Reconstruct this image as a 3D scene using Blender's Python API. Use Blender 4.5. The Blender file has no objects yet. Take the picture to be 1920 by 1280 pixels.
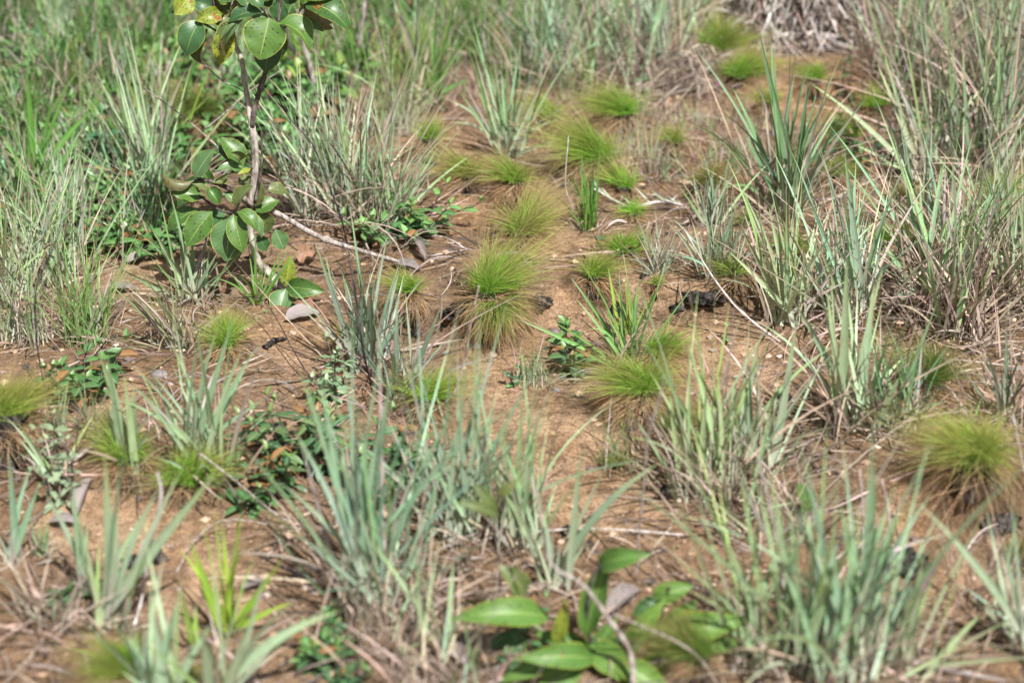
import bpy, math, random
import numpy as np
from mathutils import Vector, Matrix

# ------------------------------------------------------------------ camera, sky, sun, exposure
R = np.radians
CAM_H, PITCH, LENS = 1.75, 28.0, 70.0
sc = bpy.context.scene
cd = bpy.data.cameras.new('camera')
cam = bpy.data.objects.new('camera', cd)
sc.collection.objects.link(cam)
sc.camera = cam
cam.location = (0, 0, CAM_H)
cam.rotation_euler = (R(90 - PITCH), 0, 0)
cd.lens = LENS
cd.sensor_width = 36
cd.clip_start = 0.05
cd.clip_end = 500
cd.dof.use_dof = True
cd.dof.focus_distance = 3.74
cd.dof.aperture_fstop = 2.2
cd.dof.aperture_blades = 9

SUN_EL, SUN_AZ = 56.0, 150.0          # azimuth measured from +Y towards +X
w = bpy.data.worlds.new('World')
sc.world = w
w.use_nodes = True
nt = w.node_tree
bg = nt.nodes['Background']
sky = nt.nodes.new('ShaderNodeTexSky')
sky.sky_type = 'NISHITA'
sky.sun_disc = False
sky.sun_elevation = R(SUN_EL)
sky.sun_rotation = R(SUN_AZ)
sky.dust_density = 2.5
hs = nt.nodes.new('ShaderNodeHueSaturation')      # thin bright cloud takes most of the blue out of the sky light
hs.inputs['Saturation'].default_value = 0.35
nt.links.new(sky.outputs[0], hs.inputs['Color'])
nt.links.new(hs.outputs[0], bg.inputs[0])
bg.inputs[1].default_value = 0.055
sl = bpy.data.lights.new('sun', 'SUN')
sl.energy = 5.0
sl.angle = R(0.6)
sl.color = (1.0, 0.965, 0.925)
so = bpy.data.objects.new('sun', sl)
sc.collection.objects.link(so)
sd = Vector((math.sin(R(SUN_AZ)) * math.cos(R(SUN_EL)), math.cos(R(SUN_AZ)) * math.cos(R(SUN_EL)), math.sin(R(SUN_EL))))
so.rotation_euler = sd.to_track_quat('Z', 'Y').to_euler()
so.location = sd * 30
sc.view_settings.view_transform = 'Standard'
sc.view_settings.look = 'None'
sc.view_settings.gamma = 1
sc.view_settings.exposure = 0.68
sc.cycles.max_bounces = 6
sc.cycles.diffuse_bounces = 3
sc.cycles.glossy_bounces = 2
sc.cycles.transmission_bounces = 4
sc.cycles.use_denoising = True

# ------------------------------------------------------------------ small maths
rng = np.random.default_rng(7)
COL = sc.collection
TANX = 18.0 / LENS
CP, SP = math.cos(R(PITCH)), math.sin(R(PITCH))

def ray(px, py):
    u = (px - 960) / 960 * TANX
    v = -(py - 640) / 960 * TANX
    return np.array([u, CP + v * SP, -SP + v * CP])     # depth along the view axis is 1

def flat(px, py, z=0.0):
    d = ray(px, py)
    t = (z - CAM_H) / d[2]
    return np.array([d[0] * t, d[1] * t, z])

def _h(ix, iy, s):
    n = (ix * 374761393 + iy * 668265263 + s * 1442695041) & 0xffffffff
    n = ((n ^ (n >> 13)) * 1274126177) & 0xffffffff
    n = (n ^ (n >> 16)) & 0xffff
    return n / 32767.5 - 1.0

def vnoise(x, y, s=0):
    x = np.asarray(x, float); y = np.asarray(y, float)
    ix = np.floor(x).astype(np.int64); iy = np.floor(y).astype(np.int64)
    fx = x - ix; fy = y - iy
    fx = fx * fx * (3 - 2 * fx); fy = fy * fy * (3 - 2 * fy)
    a = _h(ix, iy, s); b = _h(ix + 1, iy, s); c = _h(ix, iy + 1, s); d = _h(ix + 1, iy + 1, s)
    return (a * (1 - fx) + b * fx) * (1 - fy) + (c * (1 - fx) + d * fx) * fy

def fbm(x, y, o=4, s=0):
    r = 0; a = 1; t = 0
    for k in range(o):
        r = r + a * vnoise(x * 2 ** k + 13.7 * k, y * 2 ** k - 7.1 * k, s + k)
        t += a; a *= .5
    return r / t

MOUNDS = []      # (x, y, radius, height)
# eroded banks: polyline in photo pixels, the ground behind each stands higher
BANKS = [([(690, 615), (800, 618), (930, 625), (1030, 590), (1150, 575), (1280, 585), (1470, 578)], .045),
         ([(560, 470), (700, 430), (850, 400), (960, 392), (1100, 405)], .03),
         ([(90, 985), (190, 940), (300, 925), (420, 935)], .03),
         ([(1560, 950), (1680, 985), (1800, 985), (1920, 960), (2100, 960)], .05),
         ([(1380, 190), (1500, 200), (1700, 190)], .05)]
BK = [([tuple(flat(*p)[:2]) for p in pl], hh) for pl, hh in BANKS]

def height(x, y):
    x = np.asarray(x, float); y = np.asarray(y, float)
    z = .022 * fbm(x * 1.4, y * 1.4, 3, 3) + .006 * fbm(x * 7, y * 7, 3, 9) + .004 * fbm(x * 30, y * 30, 3, 21)
    wob = .05 * fbm(x * 6, y * 6, 3, 40)
    for pl, hh in BK:
        xs = [p[0] for p in pl]; ys = [p[1] for p in pl]
        yl = np.interp(x, xs, ys) + wob * .7
        s = np.clip((y - yl + .02) / .045, 0, 1); s = s * s * (3 - 2 * s)
        back = np.clip(1 - (y - yl - .1) / .5, 0, 1)
        side = np.clip(np.minimum(x - xs[0], xs[-1] - x) / .12 + .6, 0, 1)
        z = z + hh * s * back * side
    for mx, my, mr, mh in MOUNDS:
        d = np.hypot(x - mx, (y - my)) + wob * .55
        s = np.clip((mr - d) / (mr * .38) , 0, 1); s = s * s * (3 - 2 * s)
        z = z + mh * s
    return z

def gz(x, y):
    return float(height(x, y))

def G(px, py):
    d = ray(px, py)
    z = 0.0
    for _ in range(12):
        t = (z - CAM_H) / d[2]
        z = z * .4 + .6 * gz(d[0] * t, d[1] * t)
    t = (z - CAM_H) / d[2]
    return np.array([d[0] * t, d[1] * t, gz(d[0] * t, d[1] * t)])

def V(px, py, Y):
    d = ray(px, py); t = Y / d[1]
    return np.array([d[0] * t, Y, CAM_H + d[2] * t])

def mpp(p):      # metres per photo pixel at a world point
    depth = p[1] * CP + (CAM_H - p[2]) * SP
    return depth * TANX / 960

# ------------------------------------------------------------------ scene helpers
def tag(o, label=None, cat=None, group=None, kind=None):
    if label: o['label'] = label
    if cat: o['category'] = cat
    if group: o['group'] = group
    if kind: o['kind'] = kind
    return o

def empty(name, loc, label, cat, group=None):
    o = bpy.data.objects.new(name, None)
    COL.objects.link(o)
    o.location = [float(v) for v in loc]
    o.empty_display_size = .02
    return tag(o, label, cat, group)

def mesh(name, verts, quads, mat, parent=None, cols=None, uvs=None, tris=None, origin=None):
    """verts Nx3 world coordinates; quads Mx4; cols Nx3; uvs Nx2"""
    verts = np.asarray(verts, float)
    off = np.array(parent.matrix_world.translation if False else (parent.location if parent else (origin if origin is not None else (0, 0, 0))), float)
    if parent and parent.parent:
        off = np.array(parent.parent.location, float) + np.array(parent.location, float)
    v = (verts - off).astype(np.float32)
    me = bpy.data.meshes.new(name)
    quads = np.asarray(quads, np.int32).reshape(-1, 4) if quads is not None and len(quads) else np.zeros((0, 4), np.int32)
    tris = np.asarray(tris, np.int32).reshape(-1, 3) if tris is not None and len(tris) else np.zeros((0, 3), np.int32)
    nl = quads.size + tris.size
    me.vertices.add(len(v)); me.vertices.foreach_set('co', v.ravel())
    me.loops.add(nl)
    lv = np.concatenate([quads.ravel(), tris.ravel()]).astype(np.int32)
    me.loops.foreach_set('vertex_index', lv)
    npoly = len(quads) + len(tris)
    me.polygons.add(npoly)
    ls = np.concatenate([np.arange(len(quads)) * 4, quads.size + np.arange(len(tris)) * 3]).astype(np.int32)
    me.polygons.foreach_set('loop_start', ls)
    me.polygons.foreach_set('use_smooth', np.ones(npoly, bool))
    if cols is not None:
        ca = me.color_attributes.new('tint', 'FLOAT_COLOR', 'POINT')
        c4 = np.ones((len(v), 4), np.float32); c4[:, :3] = np.clip(cols, 0, 1)
        ca.data.foreach_set('color', c4.ravel())
    if uvs is not None:
        ul = me.uv_layers.new(name='UVMap')
        ul.data.foreach_set('uv', np.asarray(uvs, np.float32)[lv].ravel())
    me.update(calc_edges=True)
    me.validate()
    me.materials.append(mat)
    o = bpy.data.objects.new(name, me)
    COL.objects.link(o)
    if parent:
        o.parent = parent
    elif origin is not None:
        o.location = [float(q) for q in origin]
    return o

def ribbons(P0, P1, P2, W, C, seg=7, across=3, fold=.25, face=None, blunt=0.0, wob=0.0, p=2.2, r=None, prof=None):
    """quadratic-bezier blades. C: list of (N,3) colours along the blade. Returns verts, quads, cols, uvs"""
    r = r or rng
    N = len(P0)
    t = np.linspace(0, 1, seg + 1)
    tt = t[None, :, None]
    C_ = (1 - tt) ** 2 * P0[:, None] + 2 * tt * (1 - tt) * P1[:, None] + tt ** 2 * P2[:, None]
    T = 2 * (1 - tt) * (P1 - P0)[:, None] + 2 * tt * (P2 - P1)[:, None]
    T = T / (np.linalg.norm(T, axis=2, keepdims=True) + 1e-9)
    if face is None:
        face = r.normal(size=(N, 3))
    F = face[:, None] + wob * r.normal(size=(N, 1, 3)) * tt
    S = np.cross(T, F); S = S / (np.linalg.norm(S, axis=2, keepdims=True) + 1e-9)
    Nn = np.cross(S, T)
    prof = prof(t) if prof else np.minimum(1, .55 + 1.8 * t) * (1 - t ** p * (1 - blunt))
    prof = np.maximum(prof, .02)
    hw = W[:, None, None] * .5 * prof[None, :, None]
    us = np.linspace(-1, 1, across)
    vs = []
    for u in us:
        vs.append(C_ + S * hw * u + Nn * hw * fold * 2 * (abs(u) if across > 2 else 0))
    Vv = np.stack(vs, 2)                       # N,seg+1,across,3
    K = len(C)
    ct = np.linspace(0, K - 1, seg + 1)
    CC = np.zeros((N, seg + 1, 3))
    for i, q in enumerate(ct):
        a = min(int(q), K - 2); f = q - a
        CC[:, i] = C[a] * (1 - f) + C[a + 1] * f
    cols = np.repeat(CC[:, :, None], across, 2)
    uv = np.zeros((N, seg + 1, across, 2))
    uv[..., 0] = (us * .5 + .5)[None, None]
    uv[..., 1] = t[None, :, None]
    idx = np.arange(N * (seg + 1) * across).reshape(N, seg + 1, across)
    q = np.stack([idx[:, :-1, :-1], idx[:, :-1, 1:], idx[:, 1:, 1:], idx[:, 1:, :-1]], -1)
    return Vv.reshape(-1, 3), q.reshape(-1, 4), cols.reshape(-1, 3), uv.reshape(-1, 2)

def join(parts):
    vo = 0; V_, Q_, C_, U_ = [], [], [], []
    for v, q, c, u in parts:
        V_.append(v); Q_.append(q + vo); C_.append(c); U_.append(u); vo += len(v)
    return np.concatenate(V_), np.concatenate(Q_), np.concatenate(C_), np.concatenate(U_)

def smooth_path(pts, k=5):
    pts = [np.asarray(p, float) for p in pts]
    if len(pts) < 3:
        return np.array([pts[0] + (pts[1] - pts[0]) * i / k for i in range(k + 1)])
    P = [2 * pts[0] - pts[1]] + pts + [2 * pts[-1] - pts[-2]]
    out = []
    for i in range(1, len(P) - 2):
        a, b, c, d = P[i - 1:i + 3]
        for j in range(k):
            t = j / k
            out.append(.5 * (2 * b + (c - a) * t + (2 * a - 5 * b + 4 * c - d) * t * t + (3 * b - a - 3 * c + d) * t ** 3))
    out.append(P[-2])
    return np.array(out)

def tube(pts, radii, sides=8, k=5, rough=.12, r=None, knots=0.0):
    r = r or rng
    path = smooth_path(pts, k)
    n = len(path)
    rad = np.interp(np.linspace(0, 1, n), np.linspace(0, 1, len(radii)), radii)
    rad = rad * (1 + rough * r.normal(size=n) * .6)
    if knots: rad = rad * (1 + knots * (r.random(n) > .8))
    T = np.gradient(path, axis=0); T /= np.linalg.norm(T, axis=1, keepdims=True) + 1e-9
    up = np.array([.3, -1, .2]) if abs(T[0][1]) < .8 else np.array([1., 0, .1])
    A = np.cross(T, up); A /= np.linalg.norm(A, axis=1, keepdims=True) + 1e-9
    B = np.cross(T, A)
    an = np.linspace(0, 2 * math.pi, sides, endpoint=False)
    ring = A[:, None] * np.cos(an)[None, :, None] + B[:, None] * np.sin(an)[None, :, None]
    jr = 1 + rough * r.normal(size=(n, sides, 1)) * .5
    v = path[:, None] + ring * rad[:, None, None] * jr
    idx = np.arange(n * sides).reshape(n, sides)
    nx = np.roll(idx, -1, 1)
    q = np.stack([idx[:-1], nx[:-1], nx[1:], idx[1:]], -1).reshape(-1, 4)
    v = v.reshape(-1, 3)
    # caps
    v = np.concatenate([v, path[:1], path[-1:]])
    a, b = n * sides, n * sides + 1
    tr = [[a, int(nx[0, i]), int(idx[0, i])] for i in range(sides)] + [[b, int(idx[-1, i]), int(nx[-1, i])] for i in range(sides)]
    uv = np.zeros((len(v), 2)); 
    return v, q, np.array(tr), path

# ------------------------------------------------------------------ materials
def newmat(name):
    m = bpy.data.materials.new(name); m.use_nodes = True
    t = m.node_tree
    return m, t, t.nodes, t.links, t.nodes['Principled BSDF']

def ramp(n, stops, interp='LINEAR'):
    r_ = n.new('ShaderNodeValToRGB')
    e = r_.color_ramp.elements
    e[0].position, e[0].color = stops[0][0], (*stops[0][1], 1)
    e[1].position, e[1].color = stops[-1][0], (*stops[-1][1], 1)
    for p_, c_ in stops[1:-1]:
        x = e.new(p_); x.color = (*c_, 1)
    r_.color_ramp.interpolation = interp
    return r_

def mixc(n, l, fac, a, b, mode='MIX'):
    m = n.new('ShaderNodeMix'); m.data_type = 'RGBA'; m.blend_type = mode
    for sock, val in ((m.inputs[0], fac), (m.inputs[6], a), (m.inputs[7], b)):
        if hasattr(val, 'links') or hasattr(val, 'is_linked'):
            l.new(val, sock)
        elif isinstance(val, (int, float)):
            sock.default_value = val
        else:
            sock.default_value = (*val, 1)
    return m.outputs[2]

def mth(n, l, op, a, b=None, c=None):
    m = n.new('ShaderNodeMath'); m.operation = op
    for i, val in enumerate((a, b, c)):
        if val is None: continue
        if isinstance(val, (int, float)): m.inputs[i].default_value = val
        else: l.new(val, m.inputs[i])
    return m.outputs[0]

def noise(n, l, scale, detail=3, vec=None, rough=.55):
    x = n.new('ShaderNodeTexNoise'); x.inputs['Scale'].default_value = scale
    x.inputs['Detail'].default_value = detail; x.inputs['Roughness'].default_value = rough
    if vec is not None: l.new(vec, x.inputs['Vector'])
    return x

def foliage_mat(name, rough=.5, transl=.3, spec=.4, rib=.0, vary=.25):
    m, t, n, l, b = newmat(name)
    at = n.new('ShaderNodeAttribute'); at.attribute_name = 'tint'
    tc = n.new('ShaderNodeTexCoord')
    ns = noise(n, l, 60, 2, tc.outputs['Object'])
    f = mth(n, l, 'MULTIPLY_ADD', ns.outputs[0], vary * 2, 1 - vary)
    sc_ = n.new('ShaderNodeVectorMath'); sc_.operation = 'SCALE'
    l.new(at.outputs['Color'], sc_.inputs[0]); l.new(f, sc_.inputs['Scale'])
    col = sc_.outputs[0]
    if rib:
        sx = n.new('ShaderNodeSeparateXYZ'); l.new(tc.outputs['UV'], sx.inputs[0])
        d = mth(n, l, 'ABSOLUTE', mth(n, l, 'SUBTRACT', sx.outputs[0], .5))
        k = mth(n, l, 'LESS_THAN', d, .07)
        k2 = mth(n, l, 'MULTIPLY', k, rib)
        col = mixc(n, l, k2, col, (.55, .6, .45))
    l.new(col, b.inputs['Base Color'])
    b.inputs['Roughness'].default_value = rough
    b.inputs['Specular IOR Level'].default_value = spec
    tr = n.new('ShaderNodeBsdfTranslucent'); l.new(col, tr.inputs[0])
    mx = n.new('ShaderNodeMixShader'); mx.inputs[0].default_value = transl
    l.new(b.outputs[0], mx.inputs[1]); l.new(tr.outputs[0], mx.inputs[2])
    l.new(mx.outputs[0], n['Material Output'].inputs[0])
    return m

M_GRASS = foliage_mat('silvery_grass', .4, .16, .35, .3, .2)
M_SEDGE = foliage_mat('fine_sedge', .5, .4, .3, 0, .2)
M_DRY = foliage_mat('dry_straw', .7, .15, .2, 0, .3)
M_HERB = foliage_mat('herb_leaf', .38, .25, .5, .3, .2)

def bark_mat(name, c1, c2, c3, scale=90):
    m, t, n, l, b = newmat(name)
    tc = n.new('ShaderNodeTexCoord')
    mp = n.new('ShaderNodeMapping'); mp.inputs['Scale'].default_value = (1, 1, .35)
    l.new(tc.outputs['Object'], mp.inputs[0])
    a = noise(n, l, scale, 5, mp.outputs[0], .65)
    r1 = ramp(n, [(.36, c1), (.5, c2), (.63, c3)])
    l.new(a.outputs[0], r1.inputs[0])
    l.new(r1.outputs[0], b.inputs['Base Color'])
    b.inputs['Roughness'].default_value = .92; b.inputs['Specular IOR Level'].default_value = .12
    bp = n.new('ShaderNodeBump'); bp.inputs['Strength'].default_value = .7; bp.inputs['Distance'].default_value = .0015
    a2 = noise(n, l, scale * 4, 4, mp.outputs[0], .7)
    l.new(a2.outputs[0], bp.inputs['Height']); l.new(bp.outputs[0], b.inputs['Normal'])
    return m

M_BARK = bark_mat('pale_bark', (.12, .09, .075), (.36, .32, .28), (.6, .56, .5))
M_BARKD = bark_mat('dark_bark', (.03, .022, .02), (.1, .08, .07), (.27, .22, .19))
M_TWIG = bark_mat('grey_twig', (.12, .1, .09), (.3, .26, .23), (.5, .45, .42), 150)
M_TWIGD = bark_mat('charred_twig', (.02, .018, .02), (.06, .05, .055), (.16, .14, .14), 150)
M_TWIGW = bark_mat('bleached_twig', (.3, .26, .24), (.5, .46, .44), (.7, .66, .64), 120)
M_CHAR = bark_mat('charred_wood', (.008, .008, .008), (.025, .022, .02), (.09, .08, .075), 140)

def rock_mat(name, c1, c2):
    m, t, n, l, b = newmat(name)
    tc = n.new('ShaderNodeTexCoord')
    a = noise(n, l, 70, 4, tc.outputs['Object'])
    r1 = ramp(n, [(.35, c1), (.65, c2)]); l.new(a.outputs[0], r1.inputs[0])
    l.new(r1.outputs[0], b.inputs['Base Color']); b.inputs['Roughness'].default_value = .9
    bp = n.new('ShaderNodeBump'); bp.inputs['Strength'].default_value = .5; bp.inputs['Distance'].default_value = .001
    l.new(a.outputs[0], bp.inputs['Height']); l.new(bp.outputs[0], b.inputs['Normal'])
    return m
M_STONE = rock_mat('tan_stone', (.28, .19, .13), (.5, .38, .3))
M_SLATE = rock_mat('grey_stone', (.1, .09, .09), (.26, .23, .22))

def tint_mat(name, rough=.9):
    m, t, n, l, b = newmat(name)
    at = n.new('ShaderNodeAttribute'); at.attribute_name = 'tint'
    l.new(at.outputs['Color'], b.inputs['Base Color']); b.inputs['Roughness'].default_value = rough
    return m
M_GRAVEL = tint_mat('gravel')
M_PETAL = tint_mat('petal', .6)

def leaf_mat(name, top, top2, vein, under, spots=.5, rust=.3, rough=.4, edge=(.5, .5, .08)):
    """broad leaf: pinnate veins from UVs, yellow margin, insect spots; paler underside"""
    m, t, n, l, b = newmat(name)
    tc = n.new('ShaderNodeTexCoord')
    sx = n.new('ShaderNodeSeparateXYZ'); l.new(tc.outputs['UV'], sx.inputs[0])
    u = mth(n, l, 'SUBTRACT', mth(n, l, 'MULTIPLY', sx.outputs[0], 2), 1)
    au = mth(n, l, 'ABSOLUTE', u)
    mid = mth(n, l, 'LESS_THAN', au, .03)
    ph = mth(n, l, 'SUBTRACT', mth(n, l, 'MULTIPLY', sx.outputs[1], 8.5), mth(n, l, 'MULTIPLY', mth(n, l, 'POWER', au, .8), 2.4))
    fr = mth(n, l, 'ABSOLUTE', mth(n, l, 'SUBTRACT', mth(n, l, 'FRACT', ph), .5))
    side = mth(n, l, 'MULTIPLY', mth(n, l, 'LESS_THAN', fr, .045), mth(n, l, 'LESS_THAN', au, .85))
    vf = mth(n, l, 'MAXIMUM', mid, mth(n, l, 'MULTIPLY', side, .22))
    oi = n.new('ShaderNodeObjectInfo')
    a = noise(n, l, 18, 3, tc.outputs['Object'])
    base = mixc(n, l, mth(n, l, 'ADD', mth(n, l, 'MULTIPLY', a.outputs[0], .7), mth(n, l, 'MULTIPLY_ADD', oi.outputs['Random'], .8, -.3)), top, top2)
    base = mixc(n, l, vf, base, vein)
    marg = mth(n, l, 'GREATER_THAN', au, .965)
    base = mixc(n, l, mth(n, l, 'MULTIPLY', marg, .8), base, edge)
    geo = n.new('ShaderNodeNewGeometry')
    base = mixc(n, l, geo.outputs['Backfacing'], base, mixc(n, l, mth(n, l, 'MULTIPLY', vf, .6), under, vein))
    nr = noise(n, l, 26, 3, tc.outputs['Object'])
    rf = mth(n, l, 'MULTIPLY', mth(n, l, 'GREATER_THAN', nr.outputs[0], .665), rust)
    base = mixc(n, l, rf, base, (.3, .11, .03))
    vo = n.new('ShaderNodeTexVoronoi'); vo.voronoi_dimensions = '2D'; vo.inputs['Scale'].default_value = 1
    mp = n.new('ShaderNodeMapping'); mp.inputs['Scale'].default_value = (8, 12, 1); l.new(tc.outputs['UV'], mp.inputs[0])
    va = n.new('ShaderNodeVectorMath'); va.operation = 'ADD'; l.new(mp.outputs[0], va.inputs[0]); l.new(mth(n, l, 'MULTIPLY', oi.outputs['Random'], 97), va.inputs[1])
    l.new(va.outputs[0], vo.inputs['Vector'])
    sel = n.new('ShaderNodeSeparateXYZ'); l.new(vo.outputs['Color'], sel.inputs[0])
    pick = mth(n, l, 'LESS_THAN', mth(n, l, 'ADD', sel.outputs[0], mth(n, l, 'MULTIPLY', oi.outputs['Random'], .35)), spots * .75)
    sp = mth(n, l, 'MULTIPLY', pick, mth(n, l, 'LESS_THAN', vo.outputs['Distance'], .26))
    base = mixc(n, l, mth(n, l, 'MULTIPLY', sp, .9), base, (.06, .04, .035))
    l.new(base, b.inputs['Base Color'])
    b.inputs['Roughness'].default_value = rough
    b.inputs['Specular IOR Level'].default_value = .55
    bp = n.new('ShaderNodeBump'); bp.inputs['Strength'].default_value = .35; bp.inputs['Distance'].default_value = .001
    l.new(mth(n, l, 'ADD', mth(n, l, 'MULTIPLY', vf, -1), mth(n, l, 'MULTIPLY', a.outputs[0], 1.5)), bp.inputs['Height'])
    l.new(bp.outputs[0], b.inputs['Normal'])
    tr = n.new('ShaderNodeBsdfTranslucent'); l.new(base, tr.inputs[0])
    mx = n.new('ShaderNodeMixShader'); mx.inputs[0].default_value = .22
    l.new(b.outputs[0], mx.inputs[1]); l.new(tr.outputs[0], mx.inputs[2])
    l.new(mx.outputs[0], n['Material Output'].inputs[0])
    return m

M_LEAF = leaf_mat('glossy_leaf', (.045, .125, .03), (.1, .2, .035), (.26, .36, .07), (.15, .18, .07), .7, .6)
M_LEAFD = leaf_mat('deep_green_leaf', (.035, .1, .04), (.06, .15, .05), (.2, .3, .08), (.12, .15, .07), .25, .2)
M_LEAFY = leaf_mat('yellowing_leaf', (.2, .27, .035), (.3, .34, .04), (.5, .48, .12), (.22, .22, .06), .9, 1.0)
M_LEAFP = leaf_mat('pale_leaf', (.09, .19, .07), (.14, .25, .1), (.4, .48, .25), (.17, .18, .11), .1, .1)
M_LEAFO = leaf_mat('olive_leaf', (.1, .15, .045), (.15, .18, .06), (.26, .26, .12), (.16, .16, .07), .6, .35)
M_LEAFF = leaf_mat('lime_leaf', (.08, .18, .035), (.15, .28, .045), (.35, .5, .15), (.2, .3, .08), .3, .5, .5)
M_DEAD = leaf_mat('dead_leaf', (.25, .13, .08), (.33, .18, .11), (.4, .26, .18), (.3, .22, .18), .5, .3, .6, (.3, .16, .1))
M_DEADG = leaf_mat('grey_dead_leaf', (.22, .19, .18), (.36, .31, .3), (.42, .37, .35), (.3, .26, .25), .3, .1, .7, (.35, .3, .28))

def soil():
    m, t, n, l, b = newmat('sandy_soil')
    tc = n.new('ShaderNodeTexCoord'); P = tc.outputs['Object']
    n1 = noise(n, l, 2.2, 5, P, .6)
    r1 = ramp(n, [(.3, (.37, .23, .12)), (.45, (.48, .31, .18)), (.55, (.57, .39, .25)), (.68, (.6, .36, .2))])
    l.new(n1.outputs[0], r1.inputs[0])
    n2 = noise(n, l, 7, 6, P, .7)
    f2 = ramp(n, [(.47, (0, 0, 0)), (.62, (1, 1, 1))]); l.new(n2.outputs[0], f2.inputs[0])
    c = mixc(n, l, mth(n, l, 'MULTIPLY', f2.outputs[0], .4), r1.outputs[0], (.13, .085, .045))
    n4 = noise(n, l, 38, 5, P, .75)
    f4 = ramp(n, [(.42, (.38, .34, .3)), (.53, (1, 1, 1)), (.66, (1.0, 1.0, 1.0))]); l.new(n4.outputs[0], f4.inputs[0])
    c = mixc(n, l, .75, c, f4.outputs[0], 'MULTIPLY')
    n3 = noise(n, l, 260, 4, P, .75)
    f3 = ramp(n, [(.36, (.4, .36, .33)), (.5, (1, 1, 1)), (.7, (1.0, 1.0, 1.0))]); l.new(n3.outputs[0], f3.inputs[0])
    c = mixc(n, l, .8, c, f3.outputs[0], 'MULTIPLY')
    vo = n.new('ShaderNodeTexVoronoi'); vo.inputs['Scale'].default_value = 170; l.new(P, vo.inputs['Vector'])
    sx = n.new('ShaderNodeSeparateXYZ'); l.new(vo.outputs['Color'], sx.inputs[0])
    vc = n.new('ShaderNodeTexVoronoi'); vc.feature = 'DISTANCE_TO_EDGE'; vc.inputs['Scale'].default_value = 34
    vw = n.new('ShaderNodeVectorMath'); vw.operation = 'ADD'; l.new(P, vw.inputs[0]); vs_ = n.new('ShaderNodeVectorMath'); vs_.operation = 'SCALE'; vs_.inputs['Scale'].default_value = .03
    l.new(noise(n, l, 25, 4, P).outputs['Color'], vs_.inputs[0]); l.new(vs_.outputs[0], vw.inputs[1]); l.new(vw.outputs[0], vc.inputs['Vector'])
    crk = mth(n, l, 'MULTIPLY', mth(n, l, 'LESS_THAN', vc.outputs['Distance'], .035), mth(n, l, 'GREATER_THAN', n4.outputs[0], .5))
    c = mixc(n, l, mth(n, l, 'MULTIPLY', crk, .45), c, (.12, .075, .045))
    gr = mth(n, l, 'MULTIPLY', mth(n, l, 'LESS_THAN', vo.outputs['Distance'], .42), mth(n, l, 'GREATER_THAN', sx.outputs[0], .72))
    gc = ramp(n, [(0, (.62, .45, .33)), (.4, (.5, .32, .22)), (.7, (.3, .2, .15)), (1, (.1, .08, .07))]); l.new(sx.outputs[1], gc.inputs[0])
    c = mixc(n, l, mth(n, l, 'MULTIPLY', gr, .7), c, gc.outputs[0])
    at = n.new('ShaderNodeAttribute'); at.attribute_name = 'tint'      # humus where plants stand thick, deepened to paint in the shade between them
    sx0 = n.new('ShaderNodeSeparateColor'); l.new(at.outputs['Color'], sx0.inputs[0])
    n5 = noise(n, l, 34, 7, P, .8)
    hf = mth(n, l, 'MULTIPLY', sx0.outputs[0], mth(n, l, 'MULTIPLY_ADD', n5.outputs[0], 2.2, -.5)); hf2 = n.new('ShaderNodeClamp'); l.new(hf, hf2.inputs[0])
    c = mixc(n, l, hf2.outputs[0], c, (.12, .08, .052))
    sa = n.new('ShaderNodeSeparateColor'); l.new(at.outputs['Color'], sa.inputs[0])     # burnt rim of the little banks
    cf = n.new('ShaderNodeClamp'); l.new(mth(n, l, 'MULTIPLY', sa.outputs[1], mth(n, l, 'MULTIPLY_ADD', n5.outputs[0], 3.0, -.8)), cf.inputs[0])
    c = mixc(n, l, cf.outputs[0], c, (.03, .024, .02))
    l.new(c, b.inputs['Base Color'])
    b.inputs['Roughness'].default_value = .95; b.inputs['Specular IOR Level'].default_value = .15
    bp = n.new('ShaderNodeBump'); bp.inputs['Strength'].default_value = 1; bp.inputs['Distance'].default_value = .005
    h = mth(n, l, 'ADD', n3.outputs[0], mth(n, l, 'MULTIPLY', gr, .5))
    h = mth(n, l, 'ADD', h, mth(n, l, 'MULTIPLY', noise(n, l, 45, 5, P, .7).outputs[0], 3))
    l.new(h, bp.inputs['Height']); l.new(bp.outputs[0], b.inputs['Normal'])
    return m
M_SOIL = soil()

# colour helpers --------------------------------------------------
def tone(c, N, v=.12, hue=.06, r=None):
    r = r or rng
    c = np.array(c)[None] * (1 + v * r.normal(size=(N, 1))) * (1 + hue * r.normal(size=(N, 3)))
    return np.clip(c, .005, .9)

def blend(a, b, f):
    return a * (1 - f) + b * f

BLUE = (.34, .475, .285); BLUE_B = (.58, .61, .48); BLUE_T = (.34, .46, .21)
LIME = (.22, .47, .05); STRAW = (.5, .37, .22); RUST = (.36, .21, .11); GREYS = (.36, .29, .25)

# ------------------------------------------------------------------ builders
def dirs(az, el):
    return np.stack([np.cos(az) * np.cos(el), np.sin(az) * np.cos(el), np.sin(el)], 1)

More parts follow.
